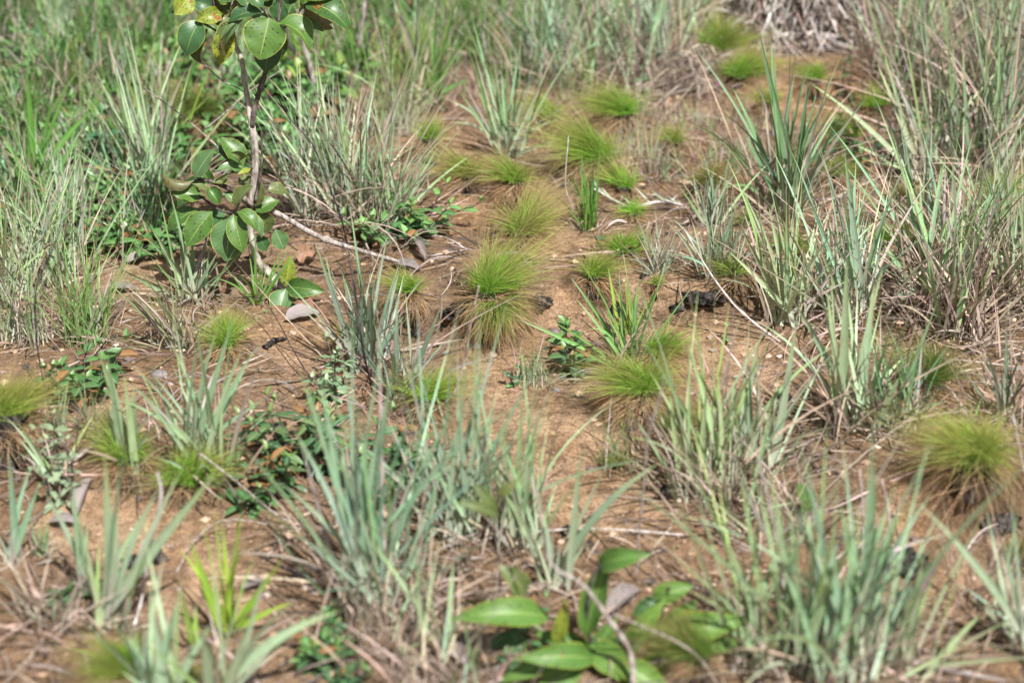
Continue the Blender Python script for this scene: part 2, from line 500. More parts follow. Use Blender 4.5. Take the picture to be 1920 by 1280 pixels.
def grass(label, px, py, h=0, n=0, tips=(), spread=38, lean=(0, 0), dry=12, w=9.5, col=BLUE, colb=BLUE_B, colt=BLUE_T,
          base=28, dlen=.6, name='grass_clump', cat='grass clump', group='silvery grass clumps', mat=None, fine=False, seed=None, rustips=.15,
          dcol=GREYS):
    """px,py: where it is rooted; h: height in photo pixels; tips: blades whose points are seen, (x, y[, width factor[, bow]])"""
    r = np.random.default_rng(seed if seed is not None else int(px * 7 + py * 13))
    B = G(px, py); s = mpp(B)
    B[2] -= .004
    root = empty(name, B, label, cat, group)
    if not fine and w > 6.5: w = w * (.88 if py > 850 else .85 if px > 1300 else .76)
    H = h * s / .9 * (1.28 if py > 850 else 1.12); spread = spread * .86
    n = int(n * (1.05 if py > 850 else 1.4)); dry = int(dry * (1.1 if py > 850 else 1.4))
    parts = []
    br = base * s
    def bases(N):
        a = r.random(N) * 6.283; q = br * np.sqrt(r.random(N))
        p = np.stack([B[0] + q * np.cos(a), B[1] + q * np.sin(a) * .9, np.zeros(N)], 1)
        p[:, 2] = height(p[:, 0], p[:, 1]) - .006
        return p
    mm = .001 * w
    hs_ = np.array([1, 1, 1]) * r.uniform(.82, 1.12) * np.array([r.uniform(.88, 1.1), 1, r.uniform(.86, 1.15)])
    col = tuple(np.array(col) * hs_); colt = tuple(np.array(colt) * hs_)
    if n:
        P0 = bases(n)
        az = r.random(n) * 6.283
        tilt = np.abs(r.normal(size=n)) * R(spread) * .62 + R(2)
        el = R(90) - np.minimum(tilt, R(78))
        L = H * (.35 + .8 * r.random(n) ** .8) * (1 - .15 * (tilt > R(40)))
        d0 = dirs(az, el); d0[:, 0] += lean[0] * .5; d0[:, 1] += lean[1] * .5
        d0 /= np.linalg.norm(d0, axis=1, keepdims=True)
        bend = np.abs(r.normal(size=n)) * .22 + .02; kink = r.random(n) < .1; bend[kink] += r.uniform(.5, 1.3, int(kink.sum()))
        d1 = dirs(az, el - bend); d1[:, 0] += lean[0]; d1[:, 1] += lean[1]
        d1 /= np.linalg.norm(d1, axis=1, keepdims=True)
        P1 = P0 + d0 * L[:, None] * .5
        P2 = P1 + d1 * L[:, None] * .52
        face = r.normal(size=(n, 3)) * .8 + np.array([0, -1.0, .35])
        W = mm * r.uniform(.55, 1.1, n)
        c0 = tone(colb, n, r=r); c1 = tone(col, n, .18, .08, r=r); c2 = tone(colt, n, .2, .1, r=r)
        od = r.random(n); c1[od < .12] = tone((.42, .36, .33), int((od < .12).sum()), .15, r=r); c1[od > .85] *= np.array([.8, .85, .55])
        rt = r.random(n) < rustips
        c2[rt] = tone(RUST, int(rt.sum()), r=r)
        parts.append(ribbons(P0, P1, P2, W, [c0, blend(c0, c1, .7), c1, c1, c2], 7 if fine else 8, 2 if fine else 3, .22, face, 0, .5, 2.4 if not fine else 1.6, r))
    if tips:
        m = len(tips)
        P0 = bases(m)
        T_ = [tuple(t) + (1.0, .5)[len(t) - 2:] if len(t) < 4 else t for t in tips]
        P2 = np.array([V(t[0], t[1], B[1] + r.uniform(-.05, .04)) for t in T_])
        D = P2 - P0
        P1 = P0 + D * .5
        ln = np.linalg.norm(D, axis=1)
        for i, t in enumerate(T_):
            P1[i, 2] += ln[i] * .16 * t[3]
            P1[i, 0] -= D[i, 0] * .22 * t[3]
        face = r.normal(size=(m, 3)) * .35 + np.array([0, -1.0, .4])
        W = np.minimum(np.array([t[2] for t in T_]), 1.4) * mm * 1.35
        c0 = tone(colb, m, r=r); c1 = tone(col, m, .1, .05, r=r); c2 = tone(colt, m, .12, .08, r=r)
        parts.append(ribbons(P0, P1, P2, W, [c0, c1, c1, c2], 14, 3, .2, face, 0, .4, 2.8, r))
    if parts:
        v, q, c, u = join(parts)
        mesh('green_blades', v, q, mat or M_GRASS, root, c, u)
    if dry:
        P0 = bases(dry); P0[:, :2] += r.normal(size=(dry, 2)) * br * .8
        az = r.random(dry) * 6.283
        el = R(np.where(r.random(dry) < .45, r.uniform(55, 88, dry), r.uniform(-2, 60, dry)))
        L = (H if H else .2) * dlen * r.uniform(.5, 1.2, dry)
        d0 = dirs(az, el); d1 = dirs(az + r.normal(size=dry) * .3, el - R(r.uniform(5, 45, dry)))
        P1 = P0 + d0 * L[:, None] * .55
        P2 = P1 + d1 * L[:, None] * .5
        g = height(P2[:, 0], P2[:, 1]) + .004
        P2[:, 2] = np.maximum(P2[:, 2], g)
        P1[:, 2] = np.maximum(P1[:, 2], height(P1[:, 0], P1[:, 1]) + .008)
        c = tone(dcol, dry, .38, .06, r=r)
        c2 = blend(c, tone(STRAW, dry, .2, r=r), .22)
        v, q, c, u = ribbons(P0, P1, P2, mm * r.uniform(.25, .75, dry) * (1 if not fine else .9), [c * .5, c2, c2, c], 6, 2, 0, None, 0, 1, 2.0, r)  # darker roots: old thatch colour plus painted shade inside the clump
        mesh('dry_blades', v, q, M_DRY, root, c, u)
    return root

def tuft(label, cx, cy, wpx, sweep=(0, 0), stump=30, n=None, green=1.0, yel=.3, skirt=.6, srad=.28, droop=1.0, up=0.0,
         col=LIME, name='sedge_tuft', group='green hair-leaved sedge tufts', stretch=1.0, bare=False):
    """crown centre (cx,cy) in photo pixels, crown width, height of the charred stem under it"""
    r = np.random.default_rng(int(cx * 3 + cy * 11))
    B = G(cx, cy + stump); s = mpp(B)
    Rr = wpx * s * .53
    sh = stump * s / .9 * .85
    root = empty(name, B, label, 'sedge tuft', group)
    # charred stem: lumpy column that widens to the crown
    k = 12; sides = 20
    zz = np.linspace(-.02, sh, k)
    an = np.linspace(0, 6.283, sides, endpoint=False)
    ang, zg = np.meshgrid(an, zz)
    rad = Rr * srad * (1.15 - .3 * np.sin((zg - zz[0]) / (zz[-1] - zz[0]) * 2.6)) * (1 + .22 * vnoise(ang * 2.2 + cx, zg * 60 + cy, 5) + .1 * r.normal(size=ang.shape))
    X = B[0] + rad * np.cos(ang); Y = B[1] + rad * np.sin(ang); Z = B[2] + zg
    v = np.stack([X, Y, Z], -1).reshape(-1, 3)
    idx = np.arange(k * sides).reshape(k, sides); nx = np.roll(idx, -1, 1)
    q = np.stack([idx[:-1], nx[:-1], nx[1:], idx[1:]], -1).reshape(-1, 4)
    v = np.concatenate([v, [[B[0], B[1], B[2] + sh + Rr * .06]]])
    tr = [[int(idx[-1, i]), int(nx[-1, i]), len(v) - 1] for i in range(sides)]
    mesh('charred_stem', v, q, M_CHAR, root, tris=tr)
    # stubble of old leaf bases round the stem
    top = B + np.array([0, 0, sh])
    n = int((n or min(1500, max(220, wpx * 6.2))) * 1.2)
    if not sweep[0] and not sweep[1]: sweep = (r.normal() * .22, r.normal() * .12)
    nl = int(r.integers(3, 6))
    laz = r.choice([0, math.pi], nl) + r.normal(size=nl) * .75
    if sweep[0] or sweep[1]: laz[:2] = math.atan2(sweep[1], sweep[0]) + r.normal(size=2) * .25
    lock = r.integers(0, nl, n)
    inl = r.random(n) < .5
    az = np.where(inl, laz[lock] + r.normal(size=n) * .32, r.random(n) * 6.283)
    el = R(np.where(r.random(n) < .3, r.uniform(35, 80, n), r.uniform(2, 60, n)) + 14 * (droop < 1.2) + up * 16 - np.clip(droop - 1, 0, 1) * 15)
    L = Rr * 1.25 * np.where(inl, r.uniform(.55, 1.3, n), r.uniform(.4, 1.0, n)) * stretch * (1 - .3 * (el > R(50))) * np.where(np.sin(az) < -.5, .8 if droop < 1.2 else 1.2, 1)
    long_ = np.clip(L / (Rr * 1.25 * stretch) - .5, 0, 1)[:, None]
    sw = np.array([sweep[0], sweep[1] , 0.0])
    swl = np.linalg.norm(sw)
    if swl:
        al = (np.cos(az) * sw[0] + np.sin(az) * sw[1]) / swl
        L = L * (1 + .5 * swl * al)
    jit = r.normal(size=(n, 3)) * Rr * srad * np.array([.45, .35, .1])
    P0 = top + jit
    d0 = dirs(az, el) + sw * .4
    d0 /= np.linalg.norm(d0, axis=1, keepdims=True)
    lump_ = vnoise(az * 2.2 + cx, az * 0 + cy, 8); L = L * (1 + .35 * lump_)
    d1 = dirs(az + r.normal(size=n) * .28, el - R(r.uniform(8, 52, n) + 4) * droop ** 3) + sw * .95
    d1 /= np.linalg.norm(d1, axis=1, keepdims=True)
    P1 = P0 + d0 * L[:, None] * .5
    P2 = P1 + d1 * L[:, None] * .6
    gg = height(P2[:, 0], P2[:, 1]) + .002
    P2[:, 2] = np.maximum(P2[:, 2], gg)
    g0 = tone(col, n, .28, .12, r=r)
    yl = tone((.45, .46, .12), n, .15, .08, r=r); st = tone(STRAW, n, .2, .08, r=r); ru = tone(RUST, n, .2, r=r)
    f = np.clip(r.random((n, 1)) * .6 + yel + long_ * .75 - .35, 0, 1)
    g0 = blend(g0, yl, np.clip((yel - .4), 0, .5))
    g0 = blend(g0, blend(ru, st, .4), (r.random((n, 1)) > green * .95) * .85)
    mid = blend(g0, yl, f * .75); tip = blend(yl, blend(st, ru, .25 + .75 * r.random((n, 1))), np.clip(f + .6, 0, 1))
    W = r.uniform(.6, 1.05, n) * .001 * (1 + .12 * (B[1] - 2.5))
    v, q, c, u = ribbons(P0, P1, P2, W, [g0, g0, mid, blend(mid, tip, .55), tip], 6, 2, 0, None, 0, .5, 1.6, r)
    mesh('green_crown', v, q, M_SEDGE, root, c, u)
    m = int(n * (skirt + .1) * .6)
    if m:
        az = np.where(r.random(m) < .6, laz[r.integers(0, nl, m)] + r.normal(size=m) * .5, r.random(m) * 6.283)
        el = R(r.uniform(-35, 25, m))
        L = Rr * r.uniform(.9, 1.45) * r.uniform(.5, 1.2, m)
        jit = r.normal(size=(m, 3)) * Rr * srad * .5; jit[:, 2] = -np.abs(jit[:, 2])
        P0 = top + jit - np.array([0, 0, sh * .12])
        d0 = dirs(az, el) + sw * .3; d1 = dirs(az + r.normal(size=m) * .3, el - R(r.uniform(20, 90, m))) + sw * .5
        d0 /= np.linalg.norm(d0, axis=1, keepdims=True); d1 /= np.linalg.norm(d1, axis=1, keepdims=True)
        P1 = P0 + d0 * L[:, None] * .5; P2 = P1 + d1 * L[:, None] * .55
        for P in (P1, P2):
            P[:, 2] = np.maximum(P[:, 2], height(P[:, 0], P[:, 1]) + .002)
        c = blend(tone(RUST, m, .25, r=r), tone(STRAW, m, .25, r=r), r.random((m, 1)))
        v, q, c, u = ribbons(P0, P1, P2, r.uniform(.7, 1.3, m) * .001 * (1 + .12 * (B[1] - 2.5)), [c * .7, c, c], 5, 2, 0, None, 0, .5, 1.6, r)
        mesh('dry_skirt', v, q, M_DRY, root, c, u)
    return root

def herb(label, px, py, h, stems=5, pairs=4, leaf=26, spread=.6, col=(.055, .15, .05), coly=(.12, .26, .06), lw=.5, base=20, red=.1,
         name='leafy_herb', cat='herb', group='low leafy herbs', flat_=0.0, stemcol=(.2, .12, .06), lean=(0, 0), up=.55, mat=None):
    r = np.random.default_rng(int(px * 5 + py * 17))
    B = G(px, py); s = mpp(B)
    root = empty(name, B, label, cat, group)
    H = h * s / .9; Lf = leaf * s
    sv, sq, stt, vo = [], [], [], 0
    P0s, P1s, P2s, Ws, Fs, C0 = [], [], [], [], [], []
    for k in range(stems):
        a = r.random() * 6.283; q = base * s * math.sqrt(r.random())
        b = np.array([B[0] + q * math.cos(a), B[1] + q * math.sin(a), 0]); b[2] = gz(b[0], b[1]) - .004
        a2 = a + r.normal() * .6
        hh = H * r.uniform(.55, 1.05)
        e = b + np.array([math.cos(a2) * hh * spread * r.random() + lean[0] * hh, math.sin(a2) * hh * spread * r.random() + lean[1] * hh, hh])
        m_ = (b + e) / 2 + np.array([r.normal() * .1 * hh, r.normal() * .1 * hh, 0])
        v, qd, tr, path = tube([b, m_, e], [.0016 * (1 + s * 200), .001], 5, 5, .1, r)
        sv.append(v); sq.append(qd + vo); stt.append(tr + vo); vo += len(v)
        np_ = max(1, int(round(pairs * r.uniform(.8, 1.2))))
        fz = r.random() * 3.14
        for j in range(np_ + 1):
            f = 1 - j / (np_ + .6)
            p = path[int(f * (len(path) - 1))]
            fz += 1.57
            for sgn in (0, 3.1416):
                aa = fz + sgn + r.normal() * .2
                el = R((75 if j == 0 else 38 - 12 * j) * up * 1.5) + r.normal() * .15
                L = Lf * (.55 if j == 0 else 1) * r.uniform(.75, 1.1)
                d0 = np.array([math.cos(aa) * math.cos(el), math.sin(aa) * math.cos(el), math.sin(el)])
                d1 = np.array([math.cos(aa) * math.cos(el - .5), math.sin(aa) * math.cos(el - .5), math.sin(el - .5)])
                P0s.append(p); P1s.append(p + d0 * L * .5); P2s.append(p + d0 * L * .5 + d1 * L * .5)
                Ws.append(L * lw * r.uniform(.85, 1.15)); 
                Fs.append(np.array([-math.cos(aa) * math.sin(el), -math.sin(aa) * math.sin(el), math.cos(el)]) + r.normal(size=3) * .15)
                yy = .85 if j == 0 else r.random() ** 2 * .6
                cc = np.array(col) * (1 - yy) + np.array(coly) * yy
                if r.random() < red: cc = np.array((.28, .14, .05))
                C0.append(cc * r.uniform(.8, 1.2))
    C0 = np.array(C0)
    pr = lambda t: np.sin(np.pi * np.clip(t, 0, 1) ** .8) ** .85 + .03
    v, q, c, u = ribbons(np.array(P0s), np.array(P1s), np.array(P2s), np.array(Ws), [C0 * 1.15, C0, C0], 7, 5, .16, np.array(Fs), 0, 0, 2, r, pr)
    sm_ = M_TWIG if stemcol[1] > .15 else M_BARKD
    if stems <= 6:
        vb = 0
        for a_, b_, c_ in zip(sv, sq, stt):
            mesh('stem', a_, b_ - vb, sm_, root, tris=c_ - vb); vb += len(a_)
    else:
        mesh('stems', np.concatenate(sv), np.concatenate(sq), sm_, root, tris=np.concatenate(stt))
    mesh('foliage', v, q, mat or M_HERB, root, c, u)
    return root

def leaf(parent, P0, P2, W, mat, bend=.25, side=0.0, roll=0.0, cup=.25, curl=0.0, wavy=.03, shape='o', name='leaf', label=None, nrm=None, seed=0, twist=0.0):
    r = np.random.default_rng(seed + int(abs(P0[0]) * 9999) + int(abs(P2[0]) * 7777))
    P0 = np.asarray(P0, float); P2 = np.asarray(P2, float)
    D = P2 - P0; L = np.linalg.norm(D); T0 = D / L
    N0 = np.array(nrm if nrm is not None else [.15, -.75, .75], float)
    N0 -= T0 * N0.dot(T0); N0 /= np.linalg.norm(N0)
    S0 = np.cross(T0, N0)
    c_, s_ = math.cos(roll), math.sin(roll)
    S0, N0 = S0 * c_ + N0 * s_, N0 * c_ - S0 * s_
    P1 = (P0 + P2) / 2 + N0 * L * bend + S0 * L * side
    m, a = 14, 9
    vs, uv = [], []
    for i in range(m + 1):
        t = i / m
        c = (1 - t) ** 2 * P0 + 2 * t * (1 - t) * P1 + t * t * P2
        T = 2 * (1 - t) * (P1 - P0) + 2 * t * (P2 - P1); T /= np.linalg.norm(T)
        S = S0 - T * S0.dot(T); S /= np.linalg.norm(S)
        N = np.cross(S, T)
        tw = twist * t
        S, N = S * math.cos(tw) + N * math.sin(tw), N * math.cos(tw) - S * math.sin(tw)
        if shape == 'o': pf = (math.sin(math.pi * min(1, max(0, (t - .05) / .95)) ** .82) ** .84) if .05 < t < 1 else .0
        elif shape == 'b': pf = math.sin(math.pi * max(0, (t - .02) / .98) ** .74) ** .66 if .02 < t < 1 else 0
        else: pf = math.sin(math.pi * max(0, (t - .08) / .92) ** .8) ** .95 if .08 < t < 1 else 0
        hw = W * .5 * max(pf, .035)
        for j in range(a):
            u = j / (a - 1) * 2 - 1
            ca = cup * u * u + abs(u) * cup * .4
            wv = wavy * math.sin(t * 17 + u * 2 + r.random() * .1) * abs(u) ** 2
            roll_in = curl * u * u * (.3 + t)
            vs.append(c + S * hw * u * (1 - .35 * abs(curl) * u * u) + N * (hw * (ca + roll_in) + W * wv))
            uv.append(((u + 1) / 2, t))
    vs = np.array(vs); idx = np.arange((m + 1) * a).reshape(m + 1, a)
    q = np.stack([idx[:-1, :-1], idx[:-1, 1:], idx[1:, 1:], idx[1:, :-1]], -1).reshape(-1, 4)
    o = mesh(name, vs, q, mat, parent, uvs=uv, origin=None if parent else P0)
    if label: o['label'] = label
    return o

def stick(label, pts, rad, mat, name='dead_stick', cat='dead stick', group=None, onground=(), Y=None, knots=.4, twigs=()):
    """pts: photo pixels; each is laid on the ground ('g') or on the vertical plane at depth Y (number in third place: offset in metres)"""
    rad = [q * .6 if q < .0045 else q * .8 for q in rad]
    P = []
    for p in pts:
        if p[2] == 'g':
            a = G(p[0], p[1]); a[2] += rad[0] * .8 + (p[3] if len(p) > 3 else 0)
        else:
            a = V(p[0], p[1], p[2])
        P.append(a)
    v, q, t, path = tube(P, rad, 7, 6, .12, np.random.default_rng(int(pts[0][0])), knots)
    vs, qs, ts = [v], [q], [t]; vo = len(v)
    for tw in twigs:
        Pt = [path[int(tw[0] * (len(path) - 1))]] + [V(a, b_, path[int(tw[0] * (len(path) - 1))][1] + tw[2]) for a, b_ in tw[1]]
        v, q, t, _ = tube(Pt, [rad[0] * .6, rad[-1] * .6], 5, 4, .1, np.random.default_rng(3), knots)
        vs.append(v); qs.append(q + vo); ts.append(t + vo); vo += len(v)
    o = mesh(name, np.concatenate(vs), np.concatenate(qs), mat, None, tris=np.concatenate(ts), origin=P[0])
    return tag(o, label, cat, group)

def lump(label, px, py, wpx, hpx, mat, name, cat, group=None, rough=.3, dz=0.0, flatn=1.0, seed=0):
    B = G(px, py); s = mpp(B)
    r = np.random.default_rng(int(px + py * 3) + seed)
    w_, h_ = wpx * s * (.36 if mat is M_CHAR else .5), hpx * s * (.6 if mat is M_CHAR else 1)
    k, sides = 22, 34
    th = np.linspace(0, math.pi, k)
    an = np.linspace(0, 6.283, sides, endpoint=False)
    A, Tt = np.meshgrid(an, th)
    ox, oy = r.random(2) * 50
    dx = np.cos(A) * np.sin(Tt); dy = np.sin(A) * np.sin(Tt); dz_ = np.cos(Tt)
    k_ = 1
    nn = 1 + rough * fbm(dx * 1.7 + dz_ * 1.3 + ox, dy * 1.7 - dz_ * 1.1 + oy, 3, 2) + rough * .4 * vnoise(dx * 7 + ox, dy * 7 + dz_ * 6, 4) + rough * .25 * vnoise(dx * 19 + ox, dy * 19 + dz_ * 17, 6)
    v = np.stack([B[0] + dx * w_ * nn, B[1] + dy * w_ * .8 * nn, B[2] + h_ * .03 + dz_ * h_ * .5 * nn + dz], -1).reshape(-1, 3)
    idx = np.arange(k * sides).reshape(k, sides); nx = np.roll(idx, -1, 1)
    q = np.stack([idx[:-1], idx[1:], nx[1:], nx[:-1]], -1).reshape(-1, 4)
    o = mesh(name, v, q, mat, None, origin=B)
    return tag(o, label, cat, group)

# ------------------------------------------------------------------ sedge tufts (table first: the ground rises under them)
# label, cx, cy, width, keyword options
TUFTS = [
 ("wide yellow-green sedge tuft left of the pale heap of dead leaves at the top", 1350, 78, 185, dict(stump=22, yel=.45, up=.5)),
 ("small bright sedge tuft just below the wide yellow-green one near the pale leaf heap", 1385, 138, 140, dict(stump=18, yel=.4)),
 ("round green sedge tuft on the bare red bank below the pale leaf heap", 1525, 140, 95, dict(stump=22, yel=.2)),
 ("small green sedge tuft right of the fanned silvery clump, upper centre", 1025, 215, 100, dict(stump=26, yel=.25)),
 ("wide flat sedge tuft behind the large wind-combed tuft, upper centre right", 1168, 208, 155, dict(stump=16, yel=.3, sweep=(-.3, 0))),
 ("green sedge tuft with a long brown hanging skirt on the bare ground, upper centre left", 805, 258, 95, dict(stump=40, skirt=1.2)),
 ("large bright sedge tuft with blades combed out to both sides, above the centre", 1120, 290, 175, dict(stump=34, yel=.45, sweep=(-.25, 0), skirt=.9, stretch=1.15, n=1300)),
 ("brownish sedge tuft swept to the left above a charred bank edge", 878, 322, 120, dict(stump=26, sweep=(-.45, -.1), green=.6, yel=.5, skirt=1.0)),
 ("sedge tuft with a green right side and straw left side on a dark stump", 965, 352, 120, dict(stump=30, sweep=(-.2, 0), yel=.5, skirt=1.1)),
 ("round bright sedge tuft behind the woolly grey sprig", 1170, 338, 105, dict(stump=30, yel=.3, skirt=.8)),
 ("dull olive sedge tuft leaning up to the right, left of the tallest grass clump", 1322, 348, 120, dict(stump=28, green=.75, yel=.4, sweep=(.25, 0), col=(.13, .2, .04))),
 ("tiny blue-green sedge tuft below the olive leaning tuft", 1405, 415, 65, dict(stump=12, yel=.1, skirt=.3, col=(.13, .26, .07))),
 ("green sedge tuft with dark lower blades beside the small grey clump", 1165, 467, 100, dict(stump=20, yel=.15)),
 ("shaggy sedge tuft turning brown at the back of the great central tussock", 975, 430, 150, dict(stump=30, green=.6, yel=.45, skirt=.9, sweep=(.15, .2), stretch=1.05, n=1400)),
 ("largest bright green sedge tuft, blades swept up to the right, at the centre", 915, 512, 180, dict(stump=70, yel=.4, sweep=(.45, .35), skirt=.7, stretch=1.1, n=1600, srad=.2, up=.35)),
 ("dark green sedge tuft hanging like a mop below the largest bright tuft", 930, 568, 150, dict(stump=50, yel=.1, skirt=.6, droop=1.5, n=1300, col=(.15, .33, .04), stretch=1.0, srad=.2, sweep=(0, -.3))),
 ("round sedge tuft with a brown skirt on a charred stump, left of the central tussock", 770, 560, 95, dict(stump=52, yel=.3, skirt=1.3, n=800)),
 ("sedge tuft brushed up to the right on bare ground, right of the central tussock", 1112, 545, 115, dict(stump=22, yel=.5, sweep=(.25, 0), up=.5, skirt=.9)),
 ("tiny yellowish sedge tuft on a thin charred stump, right of the brushed-up tuft", 1228, 545, 48, dict(stump=26, yel=.6, skirt=.8, n=220)),
 ("small bright sedge tuft hanging over a black burnt edge, crossed by a white dead stem", 1375, 537, 85, dict(stump=22, yel=.3, skirt=.6)),
 ("wide green sedge tuft, upper of two stacked tufts right of the bare path", 1235, 652, 140, dict(stump=26, yel=.2, skirt=.6)),
 ("broad green sedge tuft with straw blades streaming left, lower of two stacked tufts", 1205, 722, 170, dict(stump=40, yel=.4, sweep=(-.3, -.1), skirt=1.2, n=1400)),
 ("shaded sedge tuft with brown dead blades below the broad streaming tuft", 1262, 800, 110, dict(stump=46, yel=.1, skirt=1.4, col=(.1, .2, .04))),
 ("green sedge tuft beside the bare path, partly behind a dark curved stem", 800, 728, 140, dict(stump=44, yel=.35, skirt=.8, sweep=(.2, .1))),
 ("fine pale sedge tuft with a bright heart behind silvery foreground blades, left of centre", 422, 630, 150, dict(stump=34, yel=.25, skirt=.8, n=1100, srad=.2)),
 ("low wide sedge tuft, left one of the pair in the lower left", 245, 872, 190, dict(stump=34, yel=.3)),
 ("low sedge tuft, right one of the pair in the lower left", 352, 895, 165, dict(stump=36, yel=.3)),
 ("yellow-green sedge tuft on a thick charred stump at the left edge", 20, 735, 150, dict(stump=110, yel=.65, sweep=(.3, 0), up=.7, n=1300, srad=.5, stretch=1.0)),
 ("big yellow sedge tuft on a black charred stump near the right edge", 1815, 895, 225, dict(stump=58, yel=.7, sweep=(-.3, -.05), up=-.6, n=1700, skirt=.1, srad=.36, stretch=1.1)),
 ("blurred green sedge tuft at the bottom left edge of the photo", 240, 1235, 170, dict(stump=46, yel=.25, n=1300)),
 ("dark green sedge tuft right of the blurred one at the bottom left edge", 325, 1275, 110, dict(stump=30, yel=.05, col=(.1, .24, .04))),
 ("rusty sedge tuft in straw right of the tallest grass clump", 1680, 385, 110, dict(stump=18, green=.45, yel=.6, skirt=1.3)),
 ("dark sedge tuft under the rusty tuft, between two grass clumps at the right", 1655, 440, 100, dict(stump=14, yel=.15, skirt=.6)),
 ("sedge tuft among grass blades at the right edge, upper one", 1875, 372, 125, dict(stump=22, yel=.35)),
 ("darker sedge tuft among grass blades at the right edge, lower one", 1885, 425, 90, dict(stump=24, yel=.15)),
 ("fine green sedge tuft standing tall behind the dark clump at the right", 1735, 700, 165, dict(stump=30, yel=.15, up=1.0, n=1300, skirt=.5, stretch=1.15, col=(.16, .3, .06))),
 ("shaded olive sedge tuft under the thin shrub, upper right", 1590, 250, 120, dict(stump=22, yel=.4, green=.8)),
 ("dark blurred sedge tuft behind the young bush trunk", 385, 205, 150, dict(stump=30, yel=.2, col=(.1, .2, .03))),
 ("brown-topped dark sedge tuft deep in the grass, upper left corner", 90, 165, 140, dict(stump=26, yel=.3, green=.6, col=(.1, .2, .03))),
 ("olive sedge tuft on dead leaves at the top edge, right side", 1715, 15, 190, dict(stump=40, yel=.55, green=.8, skirt=1.2)),
 ("small hanging sedge tuft under the round one, crossed by the woolly sprig", 1185, 395, 80, dict(stump=22, yel=.2, skirt=1.0, droop=1.3)),
 ("blurred sedge tuft behind the broad lime leaves at the bottom", 1310, 1215, 150, dict(stump=44, yel=.1, n=1000, col=(.1, .22, .03))),
 ("shaded sedge tuft at the right edge below the big yellow one", 1905, 1040, 110, dict(stump=26, yel=.2, green=.8, col=(.1, .18, .03))),
 ("sparse sedge tuft at the foot of the shaded bank right of the bare path", 1150, 868, 70, dict(stump=14, yel=.4, skirt=.6, n=240)),
 ("sedge tuft hidden in grass blades right of the white dead stem", 1480, 462, 100, dict(stump=22, yel=.35)),
 ("small green sedge tuft on the bare bank left of the splayed blades", 1640, 195, 90, dict(stump=20, yel=.3)),
 ("shaded little sedge tuft left of the round tuft on the red bank", 1440, 190, 80, dict(stump=18, yel=.35, green=.85)),
 ("low brownish sedge tuft between the olive leaning tuft and the flat upper tuft", 1265, 262, 85, dict(stump=16, yel=.5, green=.7)),
 ("small sedge tuft under the dark herb growth, right of the tallest clump", 1560, 330, 90, dict(stump=18, yel=.35)),
 ("pale dried sedge tuft behind the whitish grass clump left of centre", 655, 640, 95, dict(stump=16, green=.35, yel=.6, skirt=1.2)),
]
for lb, cx, cy, wp, kw in TUFTS:
    p = flat(cx, cy + kw['stump'] + 6); s = mpp(p)
    MOUNDS.append((p[0], p[1] + .02, wp * s * .42, min(.035, .16 * wp * s)))

# ------------------------------------------------------------------ ground
# litter density: little on the bare path and patches
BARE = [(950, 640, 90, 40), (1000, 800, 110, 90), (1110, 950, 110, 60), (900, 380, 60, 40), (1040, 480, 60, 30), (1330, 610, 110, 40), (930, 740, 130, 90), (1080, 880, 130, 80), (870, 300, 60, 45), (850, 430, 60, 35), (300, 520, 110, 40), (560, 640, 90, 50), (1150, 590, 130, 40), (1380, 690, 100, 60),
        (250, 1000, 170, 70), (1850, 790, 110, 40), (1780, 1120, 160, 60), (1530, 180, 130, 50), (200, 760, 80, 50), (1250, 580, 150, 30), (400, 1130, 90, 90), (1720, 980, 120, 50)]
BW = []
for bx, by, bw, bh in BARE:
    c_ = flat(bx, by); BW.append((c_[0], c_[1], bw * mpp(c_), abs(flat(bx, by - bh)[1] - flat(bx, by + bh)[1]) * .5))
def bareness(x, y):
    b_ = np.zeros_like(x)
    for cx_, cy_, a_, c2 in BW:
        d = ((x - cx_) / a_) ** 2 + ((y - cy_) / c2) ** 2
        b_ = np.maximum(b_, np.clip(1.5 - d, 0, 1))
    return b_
def axis(lo, hi, a, b, fine):
    mid = list(np.arange(a, b, fine))
    left, right = [], []
    x, st = a, fine
    while x > lo: st *= 1.35; x -= st; left.append(x)
    x, st = mid[-1], fine
    while x < hi: st *= 1.35; x += st; right.append(x)
    return np.array(left[::-1] + mid + right)
gx = axis(-80, 80, -1.9, 1.9, .0085); gy = axis(-40, 160, 1.9, 6.2, .0095)
GX, GY = np.meshgrid(gx, gy)
GZ = height(GX, GY)
idx = np.arange(GX.size).reshape(GX.shape)
gq = np.stack([idx[:-1, :-1], idx[:-1, 1:], idx[1:, 1:], idx[1:, :-1]], -1).reshape(-1, 4)
hum_shade = np.zeros((GX.size, 3)); hum_shade[:, 0] = .7 * (1 - np.clip(bareness(GX, GY), 0, 1)).ravel()  # humus under plant cover, with gap shade painted into the same mask
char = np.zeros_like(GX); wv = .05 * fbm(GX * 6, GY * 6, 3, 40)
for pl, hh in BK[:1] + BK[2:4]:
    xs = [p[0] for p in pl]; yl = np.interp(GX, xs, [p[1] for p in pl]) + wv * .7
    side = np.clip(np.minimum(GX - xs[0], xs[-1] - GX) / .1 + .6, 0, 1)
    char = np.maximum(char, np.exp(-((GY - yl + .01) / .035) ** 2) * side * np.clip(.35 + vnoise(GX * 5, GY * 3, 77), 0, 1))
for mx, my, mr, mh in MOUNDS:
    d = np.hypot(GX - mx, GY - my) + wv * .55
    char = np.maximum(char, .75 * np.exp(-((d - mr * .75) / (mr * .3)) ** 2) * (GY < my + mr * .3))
hum_shade[:, 1] = char.ravel()
o = mesh('ground', np.stack([GX, GY, GZ], -1).reshape(-1, 3), gq, M_SOIL, cols=hum_shade)
tag(o, kind='structure')

